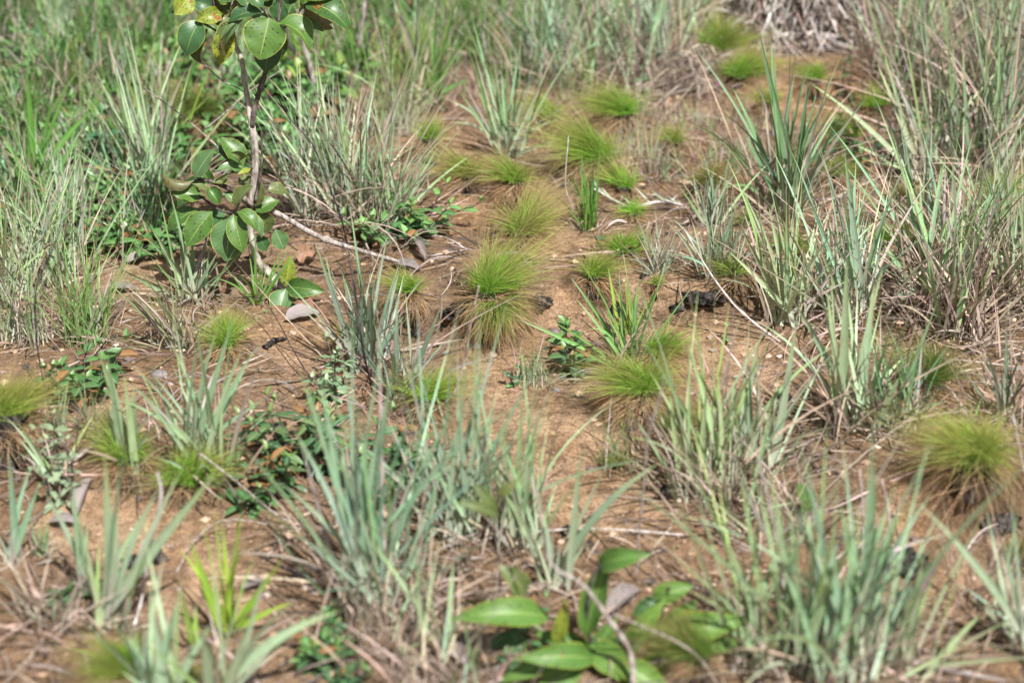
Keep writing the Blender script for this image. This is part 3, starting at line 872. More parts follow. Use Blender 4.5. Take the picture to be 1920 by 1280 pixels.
for lb, cx, cy, wp, kw in TUFTS:
    tuft(lb, cx, cy, wp, **kw)

# ------------------------------------------------------------------ grass clumps, each where it is rooted
T = True
GR = [
 # foreground centre-left big fan
 ("widest foreground fan of silvery green blades, left of the bare path", 705, 1140, dict(h=370, n=48, spread=42, w=9, tips=[(548,800,1.1),(600,700,1.1),(640,830,1.1),(690,770,1),(735,700,1.1,.2),(560,690,.9),(820,905,1.2,-1.2),(745,640,.8,.2),(520,900,1.1),(790,735,1),(500,955,1,-.8)], dry=60, base=60)),
 ("second silvery blade clump right behind the big foreground fan", 845, 1010, dict(h=290, n=34, spread=30, w=8.5, tips=[(858,728,1.1,.1),(905,780,.9),(760,820,.9),(880,660,.8,.1),(800,835,1),(930,735,.9,.1)], dry=34, base=50)),
 ("upright silvery clump at the near end of the bare path with one tall blade", 975, 1030, dict(h=270, n=28, spread=24, w=8.5, tips=[(980,742,1.1,.1),(1010,800,.9,.1),(940,790,.9),(900,850,1),(1045,905,.8)], dry=30, base=45)),
 ("small clump with one long blade arching to the upper right over the bare path", 1045, 1100, dict(h=130, n=8, spread=30, w=9, tips=[(1235,868,1.3,.9),(1090,840,1.1,.1),(1110,980,1),(1150,850,.7,.2),(1020,960,.9)], dry=14, base=26)),
 ("pale dense clump of silvery blades left of centre below the fine pale sedge tuft", 385, 880, dict(h=210, n=34, spread=38, w=9, tips=[(322,640,1.1,.1),(366,600,1,.1),(440,590,1.1,.1),(280,690,.9),(455,655,1),(492,640,.8),(250,720,.8),(410,610,.9)], dry=40, base=45)),
 ("tall pair of pale blades with yellow-green edges left of the pale dense clump", 245, 880, dict(h=170, n=10, spread=22, w=10, tips=[(182,645,1.5,.1),(200,655,.9,.2),(232,700,1.2,.1),(250,720,1,.1),(300,790,.7)], dry=10, base=24)),
 ("lower left clump with two very tall straight foreground blades", 200, 1180, dict(h=200, n=8, spread=24, w=10.5, tips=[(196,850,1.5,.05),(220,900,.8),(245,780,1.4,.1),(305,905,.9),(340,880,.9,.2),(410,880,1.7,.1),(275,955,.8)], dry=16, base=34)),
 ("V-shaped blade pair at the lower left in front of the flat green rosette", 165, 1110, dict(h=120, n=4, spread=24, w=10, tips=[(82,918,1.2,.2),(135,905,1.2,.1),(150,960,.8)], dry=10, base=14)),
 ("narrow blade pair crossing at the left edge, lower third", 22, 1060, dict(h=120, n=4, spread=24, w=10, tips=[(18,850,1.1,.1),(75,905,.9,.1),(60,870,.7)], dry=14, base=16)),
 ("foreground clump cut by the bottom edge, left of the yellow-green tuft of blades", 300, 1330, dict(h=260, n=10, spread=26, w=10.5, tips=[(285,1130,1.6,.1),(150,1160,1,.1),(340,1110,1.2,.1),(395,1170,1.3,.2),(240,1190,.9)], dry=8, base=50)),
 ("foreground clump at the bottom edge with a broad blade arching right", 415, 1330, dict(h=220, n=8, spread=28, w=11, tips=[(640,1145,1.5,.9),(470,1160,1.2,.1),(500,1060,.7,.2),(380,1180,1.4,.1),(560,1120,.9,.7)], dry=8, base=40)),
 ("straw-rich clump under the big foreground fan with rusty hanging blades", 770, 1230, dict(h=180, n=10, spread=40, w=9, tips=[(780,1010,.9,.1),(850,1050,.8),(700,1020,.9)], dry=110, base=80, dlen=1.0)),
 ("dry tangle with a few green blades at the bottom edge, centre left", 850, 1290, dict(h=160, n=8, spread=44, w=8, dry=70, base=70, dlen=.95)),
 # lower right mass
 ("big foreground mass of silvery blades at the bottom right, left half", 1450, 1240, dict(h=350, n=50, spread=28, w=9, tips=[(1360,1010,1.2,.2),(1420,960,1.1,.1),(1470,1000,1.1,.1),(1330,1150,1),(1390,900,.9,.1),(1260,1040,.8,.3)], dry=50, base=80)),
 ("big foreground mass of silvery blades at the bottom right, right half", 1570, 1260, dict(h=370, n=52, spread=26, w=9.5, tips=[(1530,890,1.2,.05),(1500,940,1.2,.1),(1560,980,1.1,.1),(1600,1000,1.1),(1455,1030,1),(1660,930,.8)], dry=50, base=80)),
 ("tall broad blade pair rising over the foreground mass at the lower right", 1615, 1190, dict(h=200, n=10, spread=28, w=11, tips=[(1640,870,1.9,.02),(1575,940,1.1,.3),(1750,1060,1.5,.2),(1680,990,1,.1)], dry=20, base=30)),
 ("clump leaning right across the bottom right corner soil", 1690, 1260, dict(h=220, n=14, spread=36, w=10, lean=(.3, 0), tips=[(1840,1150,1.1,.3),(1735,1010,1,.1),(1670,1040,1,.1),(1780,1080,.8,.2)], dry=26, base=50)),
 ("long bent blades at the bottom right corner", 1930, 1220, dict(h=180, n=10, spread=50, w=9.5, lean=(-.2, 0), tips=[(1720,940,1.1,.3),(1880,1010,.8,.1),(1820,1120,1,.3),(1895,930,.7,.1)], dry=22, base=40)),
 ("clump of tall blades in front of the stacked tufts, right of the bare path", 1320, 925, dict(h=270, n=30, spread=30, w=9, tips=[(1215,690,.9,.1),(1255,720,1,.1),(1290,640,1.1,.1),(1325,720,1.1,.1),(1180,770,.8,.3),(1345,690,.9,.1)], dry=50, base=50)),
 ("straw-based clump of stiff blades beside the burnt hole right of the bare path", 1400, 890, dict(h=230, n=22, spread=28, w=10, tips=[(1420,640,1.3,.02),(1405,690,1,.05),(1495,590,1.4,.1),(1460,700,1,.1),(1380,700,1.2,.1),(1440,760,.9)], dry=60, base=50, dlen=.9)),
 ("rust-coloured dry straw clump with few green blades below the stiff clump", 1420, 985, dict(h=190, n=12, spread=40, w=8.5, dry=100, base=70, dlen=.95, rustips=.5)),
 ("tall clump of broad crossing blades at the right, in front of the fine green tuft", 1605, 800, dict(h=240, n=14, spread=30, w=10.5, tips=[(1588,480,1.9,.02),(1640,530,1.4,.1),(1680,590,1.5,.1),(1525,480,1.1,.1),(1485,560,1.1,.2),(1690,700,1.2,.3),(1550,540,1,.1),(1655,500,.8,.1)], dry=50, base=40, dlen=.9)),
 ("short dark green clump right of the crossing blades, tinged purple", 1690, 800, dict(h=170, n=34, spread=40, w=7.5, col=(0.137, 0.228, 0.122), colt=(0.205, 0.205, 0.122), tips=[(1760,560,.9,.1),(1800,690,.8,.3),(1640,640,.8,.1)], dry=34, base=40)),
 ("dark sparse fan of blades near the right edge, below the middle", 1885, 790, dict(h=170, n=20, spread=50, w=8.5, col=(0.152, 0.205, 0.144), colt=(0.205, 0.175, 0.122), dry=44, base=30, dlen=.9)),
 # centre right band
 ("tallest grass clump with broad yellow-green blades in the upper right", 1468, 400, dict(h=260, n=30, spread=30, w=11, col=(0.198, 0.312, 0.137), tips=[(1424,62,1.6,.02),(1445,70,1.2,.02),(1515,150,1.4,.05),(1532,170,1.3,.05),(1374,165,1.1,.2),(1510,130,1,.1),(1580,240,.9,.2),(1395,250,1.1,.2),(1490,140,1,.05)], dry=40, base=36, dlen=.9, rustips=.3)),
 ("clump of silvery blades right of the white dead stem, middle right", 1478, 600, dict(h=240, n=32, spread=32, w=9.5, tips=[(1385,420,1.1,.2),(1425,400,1,.1),(1440,380,1,.1),(1480,350,1.1,.05),(1365,470,1,.2)], dry=50, base=40)),
 ("tall silvery clump with one blade reaching highest, centre right", 1585, 590, dict(h=260, n=30, spread=26, w=9.5, tips=[(1583,275,1.3,.02),(1540,390,1.1,.1),(1605,300,1.1,.02),(1636,420,1,.1),(1510,440,1,.2)], dry=60, base=45, dlen=.9)),
 ("wide silvery clump with crossing blades near the right edge", 1770, 560, dict(h=280, n=36, spread=36, w=10.5, tips=[(1725,340,1.3,.05),(1700,380,1.1,.1),(1765,310,1.2,.02),(1690,300,1.1,.2),(1845,330,1.2,.2),(1650,450,1,.3),(1600,640,1.1,.1),(1810,380,1,.1)], dry=60, base=50, dlen=.9)),
 ("silvery clump at the right edge, level with the burnt black edge", 1900, 560, dict(h=260, n=30, spread=36, w=10, tips=[(1850,250,1.1,.1),(1800,400,1,.3),(1900,330,1,.1)], dry=50, base=50, dlen=.9)),
 ("splayed clump with long blades pointing left, upper right", 1735, 330, dict(h=220, n=24, spread=46, w=10, tips=[(1522,158,1.3,.3),(1645,120,1.2,.1),(1655,90,.9,.1),(1600,270,1,.2),(1620,300,1,.2),(1725,130,.9,.02),(1760,140,.9,.1)], dry=30, base=36)),
 ("dense blue-green clump behind the splayed one, upper right edge", 1835, 330, dict(h=280, n=44, spread=24, w=9.5, tips=[(1805,80,1,.02),(1850,110,1.1,.02),(1890,70,1,.05),(1860,170,1,.1)], dry=60, base=60, dlen=.9, col=(0.175, 0.274, 0.175))),
 ("dense shaded clump at the right edge under the curved purple stem", 1905, 250, dict(h=300, n=40, spread=20, w=9.5, dry=70, base=60, dlen=.95, col=(0.167, 0.258, 0.167))),
 ("straw-grey clump of standing dead blades in the upper right corner", 1850, 160, dict(h=230, n=18, spread=26, w=8, dry=150, base=90, dlen=1.05)),
 ("small grey-green spiky clump with white dead base, right of centre", 1345, 510, dict(h=120, n=46, spread=38, w=7, col=(0.312, 0.410, 0.266), dry=60, base=34, dlen=.8)),
 ("small grey narrow-bladed clump beside the black charcoal ball, right of centre", 1232, 512, dict(h=95, n=60, spread=52, w=3.6, col=(0.312, 0.350, 0.258), colt=(0.342, 0.319, 0.228), dry=40, base=18, fine=T)),
 ("pale small clump with drooping grey blades between olive tuft and grey clump", 1335, 420, dict(h=130, n=22, spread=36, w=6, col=(0.312, 0.388, 0.274), dry=30, base=24)),
 # around the bush
 ("dense upright clump right of the bush trunk", 600, 400, dict(h=240, n=44, spread=26, w=8.5, tips=[(500,180,.9,.1),(540,170,1,.1),(560,200,1,.05),(600,150,.9,.02),(640,190,1,.05)], dry=60, base=50, dlen=.9)),
 ("upright clump with straw base left of the brown curled dead leaf", 655, 400, dict(h=240, n=36, spread=24, w=8.5, tips=[(625,180,.9,.05),(668,160,.8,.05),(690,220,1,.1)], dry=60, base=45, dlen=.9)),
 ("clump between the curled dead leaf and the melastome herb, leaning right", 725, 430, dict(h=210, n=34, spread=28, w=8, tips=[(748,160,.7,.05),(700,230,1,.05),(790,330,.9,.2)], dry=60, base=40, dlen=1)),
 ("tall loose clump left of the bush crown", 285, 360, dict(h=250, n=26, spread=30, w=8.5, tips=[(245,130,1,.1),(215,110,.8,.1),(345,180,1.3,.1),(310,260,.9,.1)], dry=30, base=40)),
 ("clump rising from the bare patch below the bush, blades splayed left and right", 365, 560, dict(h=170, n=22, spread=44, w=8.5, tips=[(258,395,1,.2),(285,430,1.1,.1),(336,430,1.1,.05),(370,460,.9),(410,470,1.1,-.1),(180,480,1,.2)], dry=40, base=30)),
 ("flat fan of dull blades spreading left over the soil beside the fine pale tuft", 335, 650, dict(h=150, n=30, spread=80, w=6.5, lean=(-.75,0), dry=50, base=24, col=(0.228, 0.266, 0.144), colt=(0.266, 0.243, 0.122))),
 ("pale whitish clump of stiff blades between bush and central tussock", 690, 690, dict(h=230, n=26, spread=36, w=9.5, col=(0.289, 0.388, 0.266), colb=(0.517, 0.532, 0.464), tips=[(588,445,1.1,.1),(610,480,1,.1),(640,500,.9,.1),(745,500,.9,.1),(760,590,1.1,.2),(610,570,.9,.2),(665,470,.8,.05)], dry=50, base=34, dlen=.9)),
 ("thin pale clump in front of the tuft with the dark curved stem", 755, 745, dict(h=190, n=14, spread=34, w=9, col=(0.274, 0.372, 0.258), colb=(0.494, 0.532, 0.433), tips=[(745,560,1,.1),(827,575,1.2,.1),(700,600,1,.1),(800,640,.8,.2)], dry=24, base=24)),
 ("clump at the left, below the small far herbs, tall and dense", 110, 530, dict(h=230, n=46, spread=28, w=7.5, tips=[(60,330,.9,.1),(120,340,.9,.05),(150,300,.9,.1),(90,350,.8,.05)], dry=50, base=50, dlen=.9)),
 ("clump at the far left edge above the yellow tuft", 25, 560, dict(h=230, n=34, spread=30, w=7.5, dry=50, base=50, dlen=.9)),
 ("thin green grass clump with rusty tips left of the bare ground", 165, 640, dict(h=190, n=80, spread=34, w=4.2, col=(0.152, 0.296, 0.084), colb=(0.258, 0.372, 0.144), colt=(0.266, 0.289, 0.106), dry=50, base=42, fine=T, rustips=.35)),
 ("loose thin grass at the left edge beside the thin black stem", 50, 640, dict(h=160, n=40, spread=36, w=4.5, col=(0.175, 0.274, 0.106), dry=50, base=50, fine=T, rustips=.3)),
 # centre top
 ("silvery clump on the far side of the bare patch, blades fanned, upper centre", 955, 290, dict(h=185, n=34, spread=36, w=10.5, tips=[(888,150,1.1,.1),(860,170,.9,.2),(950,140,1,.05),(1000,190,1.1,.1),(940,110,.8,.02)], dry=26, base=30)),
 ("tall silvery clump upper centre, right of the thin black stem", 1030, 155, dict(h=230, n=36, spread=24, w=10, tips=[(960,20,1.1,.1),(1000,-10,1.2,.05),(1045,0,1.2,.02)], dry=30, base=45)),
 ("pair of broad pale blades standing behind the flat tuft, upper centre", 1110, 140, dict(h=220, n=26, spread=22, w=10, tips=[(1030,-20,1.2,.05),(1100,10,1.1,.02),(1060,60,1,.1)], dry=50, base=45)),
 ("grey-green clump left of the yellow-green tuft at the top", 1215, 130, dict(h=240, n=36, spread=26, w=9, tips=[(1170,10,1,.1),(1240,-20,1,.05)], dry=70, base=55, dlen=1)),
 ("dry grey clump with a few green blades between the top clumps", 1165, 170, dict(h=180, n=12, spread=34, w=8, dry=110, base=60, dlen=1.1)),
 ("thin yellow-green grass with rusty tips between two top clumps", 1085, 195, dict(h=130, n=26, spread=20, w=4, col=(0.243, 0.372, 0.084), fine=T, dry=16, base=40)),
 ("fine straw-green grass left of the hanging-skirt tuft", 735, 245, dict(h=200, n=70, spread=34, w=4.4, col=(0.205, 0.312, 0.106), dry=80, base=50, fine=T, rustips=.6)),
 ("leafy grass clump with wide bright blades beside the thin black stem, top centre", 815, 205, dict(h=200, n=9, spread=34, w=15, col=(0.152, 0.319, 0.061), colb=(0.258, 0.410, 0.106), colt=(0.152, 0.274, 0.053), mat='sedge', tips=[(705,60,1,.5),(880,150,1,.8),(825,80,.9,.1)], dry=14, base=22, group='broad-bladed green plants')),
 ("grass-green clump of bright narrow blades on the near side of the round tuft", 1105, 430, dict(h=110, n=24, spread=18, w=6, col=(0.144, 0.342, 0.053), colb=(0.258, 0.433, 0.106), mat='sedge', tips=[(1095,330,.9,.1),(1145,395,.9,.2),(1120,360,.8,.05)], dry=14, base=16, group='broad-bladed green plants')),
 ("bright green thin grass with long loose blades over the stacked tufts", 1180, 690, dict(h=190, n=22, spread=40, w=6, lean=(-.25,0), col=(0.182, 0.342, 0.091), colb=(0.289, 0.410, 0.167), tips=[(970,598,1.1,.1),(1080,560,.9,.2),(1125,530,.8,.1),(1070,520,1,.2),(1195,530,1,.05),(1160,500,.7,.1)], dry=24, base=26, fine=T, rustips=.4)),
 ("yellow-green grass blades beside the tiny stump tuft", 1180, 625, dict(h=110, n=12, spread=26, w=5, col=(0.289, 0.433, 0.068), colb=(0.312, 0.448, 0.106), tips=[(1140,500,1,.1),(1175,530,.9,.1),(1205,540,.8,.1)], dry=6, base=18, fine=T)),
 ("yellow-green clump of narrow blades at the lower left, bottom third", 430, 1190, dict(h=190, n=8, spread=26, w=8.5, col=(0.258, 0.433, 0.038), colb=(0.410, 0.517, 0.084), colt=(0.289, 0.388, 0.061), mat='sedge', tips=[(355,1010,1.4,.1),(415,970,.8,.05),(455,945,.8,.05),(440,1040,.8,.05),(535,1038,1.2,.1),(550,1128,1,.5),(470,1120,.9,.2)], dry=8, base=12, group='broad-bladed green plants')),
 ("two short yellow-green blades left of the yellow-green clump", 362, 1215, dict(h=80, n=2, spread=12, w=8, col=(0.312, 0.433, 0.061), colb=(0.357, 0.464, 0.106), tips=[(338,1100,1,.05),(368,1130,1,.05)], dry=0, base=10, group='broad-bladed green plants')),
 ("wispy green grass seedling in front of the central tussock", 1000, 715, dict(h=75, n=44, spread=44, w=2.6, col=(0.175, 0.266, 0.091), dry=20, base=34, fine=T, rustips=.3)),
 ("thin grass strands sprouting beside the burnt edge right of centre", 1215, 600, dict(h=55, n=14, spread=38, w=2.4, col=(0.144, 0.312, 0.053), dry=4, base=6, fine=T)),
 ("dark thin grass in the shadow at the foot of the right bank", 1165, 880, dict(h=110, n=44, spread=46, w=3.2, col=(0.122, 0.205, 0.053), dry=50, base=40, fine=T, rustips=.4, dcol=(.3,.2,.12))),
 ("thin green blades at the foot of the young bush trunk", 480, 570, dict(h=110, n=14, spread=34, w=5, col=(0.182, 0.372, 0.053), colb=(0.312, 0.433, 0.106), mat='sedge', tips=[(478,430,.9,.02),(560,470,.9,.1),(550,455,.8,.1),(400,520,.8,1.0),(530,500,.8,.1)], dry=10, base=8, group='broad-bladed green plants')),
 ("strap-leaved green plant at the left edge, upper part", 55, 350, dict(h=150, n=6, spread=34, w=17, col=(0.122, 0.289, 0.053), colb=(0.312, 0.464, 0.122), colt=(0.122, 0.258, 0.038), mat='sedge', tips=[(50,125,1.1,.1),(105,165,.9,.1),(165,215,1.1,.5),(0,260,1,.5),(130,150,.6,.2)], dry=8, base=12, group='broad-bladed green plants')),
 ("strap-leaved green plant beside the twig, right of the left-edge one", 70, 375, dict(h=110, n=5, spread=40, w=14, col=(0.122, 0.289, 0.053), colb=(0.312, 0.464, 0.122), mat='sedge', tips=[(10,290,1,.5),(155,240,.8,.2)], dry=6, base=12, group='broad-bladed green plants')),
 ("short stiff clump with purple tinge under the leafy shrub, left of the burnt lumps", 80, 840, dict(h=110, n=22, spread=40, w=6, col=(0.205, 0.289, 0.152), dry=30, base=40)),
 ("small flat grassy rosette with pointed grey leaves on the lower left soil", 80, 1035, dict(h=55, n=40, spread=95, w=4.5, col=(0.175, 0.289, 0.137), dry=10, base=16, fine=T)),
 ("small spreading grass beside the left path, grey and straw", 170, 800, dict(h=90, n=24, spread=80, w=4.5, col=(0.228, 0.266, 0.152), dry=30, base=14, fine=T)),
 ("straw clump with a dead heart at the lower left edge", 90, 1180, dict(h=150, n=5, spread=46, w=8, dry=60, base=40, dlen=1.1)),
 ("low green clump with two tall blades near the left pair of tufts", 100, 900, dict(h=120, n=8, spread=40, w=7, dry=20, base=24)),
 ("small pointed grass seedling on the bare red soil, right side", 1815, 800, dict(h=46, n=9, spread=60, w=6, col=(0.205, 0.372, 0.084), mat='sedge', dry=0, base=6, group='broad-bladed green plants')),
 ("dead grass clump lying over the soil at the bottom right corner", 1870, 1170, dict(h=170, n=6, spread=60, w=6, dry=70, base=60, dlen=1.0)),
]
for g_ in GR:
    lb, px, py, kw = g_
    kw = dict(kw)
    if kw.get('mat') == 'sedge': kw['mat'] = M_HERB
    grass(lb, px, py, **kw)

# thick growth along the top edge and the upper left, and just outside the frame: blurred clumps nothing tells apart
rr = np.random.default_rng(11)
LM = [(0, 0, "top left corner of the photo"), (90, 160, "brown-topped dark sedge tuft"), (55, 330, "strap-leaved plant at the left edge"), (215, 300, "herb with large drooping leaves"),
 (361, 222, "larger white flower"), (385, 205, "dark sedge tuft behind the trunk"), (290, 330, "tall loose clump left of the bush"), (340, 70, "leftmost bush leaves"), (480, 200, "trunk fork of the bush"),
 (680, 60, "stout pale dead stalk"), (600, 140, "brown dead stalk"), (600, 300, "upright clump right of the trunk"), (640, 10, "rightmost leaf of the bush crown"), (780, 80, "upright black stem"), (805, 260, "tuft with the hanging skirt"), (820, 190, "plant with wide bright blades"),
 (888, 62, "small pale flower at the top"), (955, 250, "fanned silvery clump"), (1018, 104, "white flower in the top centre"), (1030, 100, "tall silvery upper centre clump"), (1110, 100, "pair of broad pale blades"), (1205, 175, "stalked seedling with a flower"),
 (1215, 80, "grey-green clump near the top"), (1350, 70, "wide yellow-green top tuft"), (1490, 50, "bleached leaf heap"), (1715, 20, "olive tuft at the top edge"), (1735, 280, "splayed clump"), (1835, 250, "dense blue-green clump"), (1870, 60, "purple curved twig"), (1920, 0, "top right corner of the photo"),
 (1905, 180, "dense shaded clump at the edge"), (165, 735, "dark glossy herb patch"), (25, 480, "far left edge clump"), (110, 450, "tall dense left clump"), (1640, 300, "leafy shrublet"), (1590, 170, "thin shrublet"), (430, 330, "low branch of the bush"), (1770, 520, "wide crossing clump"), (1900, 520, "clump at the right edge"), (1585, 520, "clump with the highest blade"), (1680, 600, "pale grey-leaved sprig"), (1680, 440, "rusty tuft"), (1880, 420, "pair of tufts at the right edge"), (1168, 208, "wide flat sedge tuft"), (1120, 290, "large combed tuft")]
USED = set()
def where(px, py, head):
    ls = sorted(LM, key=lambda q: (q[0] - px) ** 2 + 4 * (q[1] - py) ** 2)
    def rel(q):
        dx, dy = px - q[0], py - q[1]
        if abs(dx) > abs(dy) * 1.3: return ("right of" if dx > 0 else "left of") + " the " + q[2]
        return ("in front of" if dy > 0 else "behind") + " the " + q[2]
    for i in range(5):
        s_ = head + " " + rel(ls[i])
        if s_ not in USED and len(s_.split()) <= 16: USED.add(s_); return s_
    for i in range(8):
        for j in range(i + 1, 14):
            s_ = head + " " + rel(ls[i]) + ", " + rel(ls[j])
            if s_ not in USED and len(s_.split()) <= 16: USED.add(s_); return s_
    return None
def filler(label, group, x0, x1, y0, y1, count, h, cols, sx=38, sy=18, noun='grass clump', **kw):
    pts = []
    for i in range(count):
        for _ in range(60):
            px, py = rr.uniform(x0, x1), rr.uniform(y0, y1)
            if all(abs(px - a) > sx or abs(py - b) > sy for a, b in pts): break
        pts.append((px, py))
        k = dict(kw)
        ci = int(rr.integers(len(cols))); c, cn = cols[ci]
        hm = rr.uniform(.65, 1.2)
        head = ("tall " if hm > 1 else "short " if hm < .8 else "") + cn + ' ' + noun
        lb = (where(px, py, head) if px > -10 and px < 1935 and py < 700 else None) or label
        k['dry'] = int(k.get('dry', .6) * rr.integers(20, 44))
        k['w'] = k.get('w', 8.5) * rr.uniform(.75, 1.15)
        k.setdefault('n', int(rr.integers(18, 34)))
        grass(lb, px, py, h=h * hm, col=c, colb=tuple(v * 1.1 for v in c), colt=c, group=group, base=42, spread=rr.uniform(22, 40), dlen=.9, seed=i * 31 + int(x0) + 1007, **k)
SIL = (BLUE, "silvery"); GRN = ((.1, .22, .045), "green"); PAL = ((.27, .4, .2), "pale green"); YGR = ((.2, .32, .06), "yellow-green"); DRK = ((.06, .14, .03), "dark green")
filler("grass clump in the thick growth of the upper left", 'clumps in the thick upper left growth', 0, 330, 0, 300, 56, 125, [SIL, GRN, YGR, DRK, PAL, GRN, DRK, DRK], w=8.5)
filler("grass clump in the growth along the top edge left of centre", 'clumps along the top edge left of centre', 330, 1000, -20, 165, 58, 120, [SIL, GRN, YGR, PAL, GRN])
filler("silvery grass clump half hidden along the top edge right of centre", 'clumps along the top edge right of centre', 960, 1330, -50, 75, 16, 140, [SIL, PAL], dry=2)
filler("shaded grass clump in the growth at the upper right edge", 'clumps in the upper right growth', 1660, 1930, -30, 200, 16, 200, [SIL, PAL, ((.2, .3, .18), "grey-green")], dry=3, w=10.5, n=16)
filler("thin grass clump among low herbs at the left", 'thin clumps among the left herbs', 0, 330, 310, 450, 16, 110, [GRN, SIL], w=5)
filler("thin straw clump on the upper bank", 'straw clumps on the upper bank', 1180, 1400, 190, 330, 8, 70, [((.42, .4, .24), "straw-coloured"), PAL], sx=24, sy=14, w=3.6, fine=True, dry=2, n=22)
filler("thin straw clump below the top growth", 'straw clumps below the top growth', 860, 1300, 120, 180, 7, 65, [((.42, .38, .26), "straw-coloured"), PAL], sx=26, w=4.5, dry=3, n=12)
filler("silvery grass clump among the right-hand blades", 'clumps among the right-hand blades', 1680, 1940, 420, 640, 5, 190, [SIL, PAL], dry=3, w=10, n=12)

# ------------------------------------------------------------------ the young bush
YB = G(528, 545)[1]
bush = empty('young_bush', G(528, 545), "young bush with spotted glossy leaves and a pale forked trunk, left of centre", 'bush')
def tpart(name, pts, rad, mat, parent=bush, k=6, sides=10, rough=.1, knots=.18):
    v, q, t, path = tube(pts, [q_ * .8 for q_ in rad], sides, k, rough, np.random.default_rng(5), knots)
    return mesh(name, v, q, mat, parent, tris=t)
bp_ = lambda x, y, d=0.0: V(x, y, YB + d)
b0 = G(540, 552); b0[2] -= .01
tpart('trunk', [b0, bp_(512, 520, -.01), bp_(484, 490, -.01), bp_(472, 450), bp_(467, 410), bp_(470, 370), bp_(478, 320), bp_(477, 270), bp_(472, 235)], [.0115, .0105, .0085, .0078, .0085, .0085, .008], M_BARK)
tpart('branch', [bp_(472, 240), bp_(466, 200, .01), bp_(459, 150, .02), bp_(452, 110, .02), bp_(440, 80, .02), bp_(436, 40, .02), bp_(437, -30, .02)], [.0065, .006, .0055, .005], M_BARK)
tpart('branch', [bp_(473, 238, -.004), bp_(480, 195), bp_(490, 160, .01), bp_(503, 120, .01), bp_(515, 80), bp_(522, 40), bp_(530, -30)], [.006, .0058, .005, .0045], M_BARKD)
tpart('branch', [bp_(520, 55), bp_(500, 25, .0), bp_(480, 0, -.01), bp_(470, -25)], [.004, .003], M_BARKD)
tpart('branch', [bp_(515, 70), bp_(545, 38), bp_(568, 10), bp_(575, -25)], [.004, .003], M_BARKD)
tpart('branch', [bp_(440, 82, .02), bp_(420, 50, .01), bp_(405, 18, 0), bp_(392, -30, 0)], [.004, .0028], M_BARKD)
tpart('branch', [bp_(427, 72, .02), bp_(400, 55, .01), bp_(378, 42, 0)], [.0032, .0022], M_BARKD)
tpart('branch', [bp_(474, 385, -.01), bp_(440, 360, -.02), bp_(410, 345, -.03), bp_(385, 338, -.03), bp_(366, 334, -.03)], [.006, .0055, .004], M_BARKD)
tpart('branch', [bp_(450, 370, -.02), bp_(445, 388, -.04), bp_(438, 400, -.05)], [.003, .003], M_BARKD)
tpart('branch', [bp_(438, 400, -.05), bp_(415, 395, -.05), bp_(395, 382, -.04), bp_(372, 366, -.03)], [.003, .0022], M_BARKD)
tpart('branch', [bp_(478, 380, -.01), bp_(488, 330, -.01), bp_(491, 290, -.01), bp_(490, 245, -.01)], [.004, .003, .0025], M_BARKD)
tpart('branch', [bp_(476, 315, 0), bp_(462, 316, -.02), bp_(450, 310, -.02), bp_(438, 295, -.02)], [.003, .002], M_BARKD)
tpart('branch', [G(555, 560), bp_(545, 548, -.03), bp_(537, 538, -.03), bp_(530, 515, -.02)], [.003, .0025], M_BARKD)
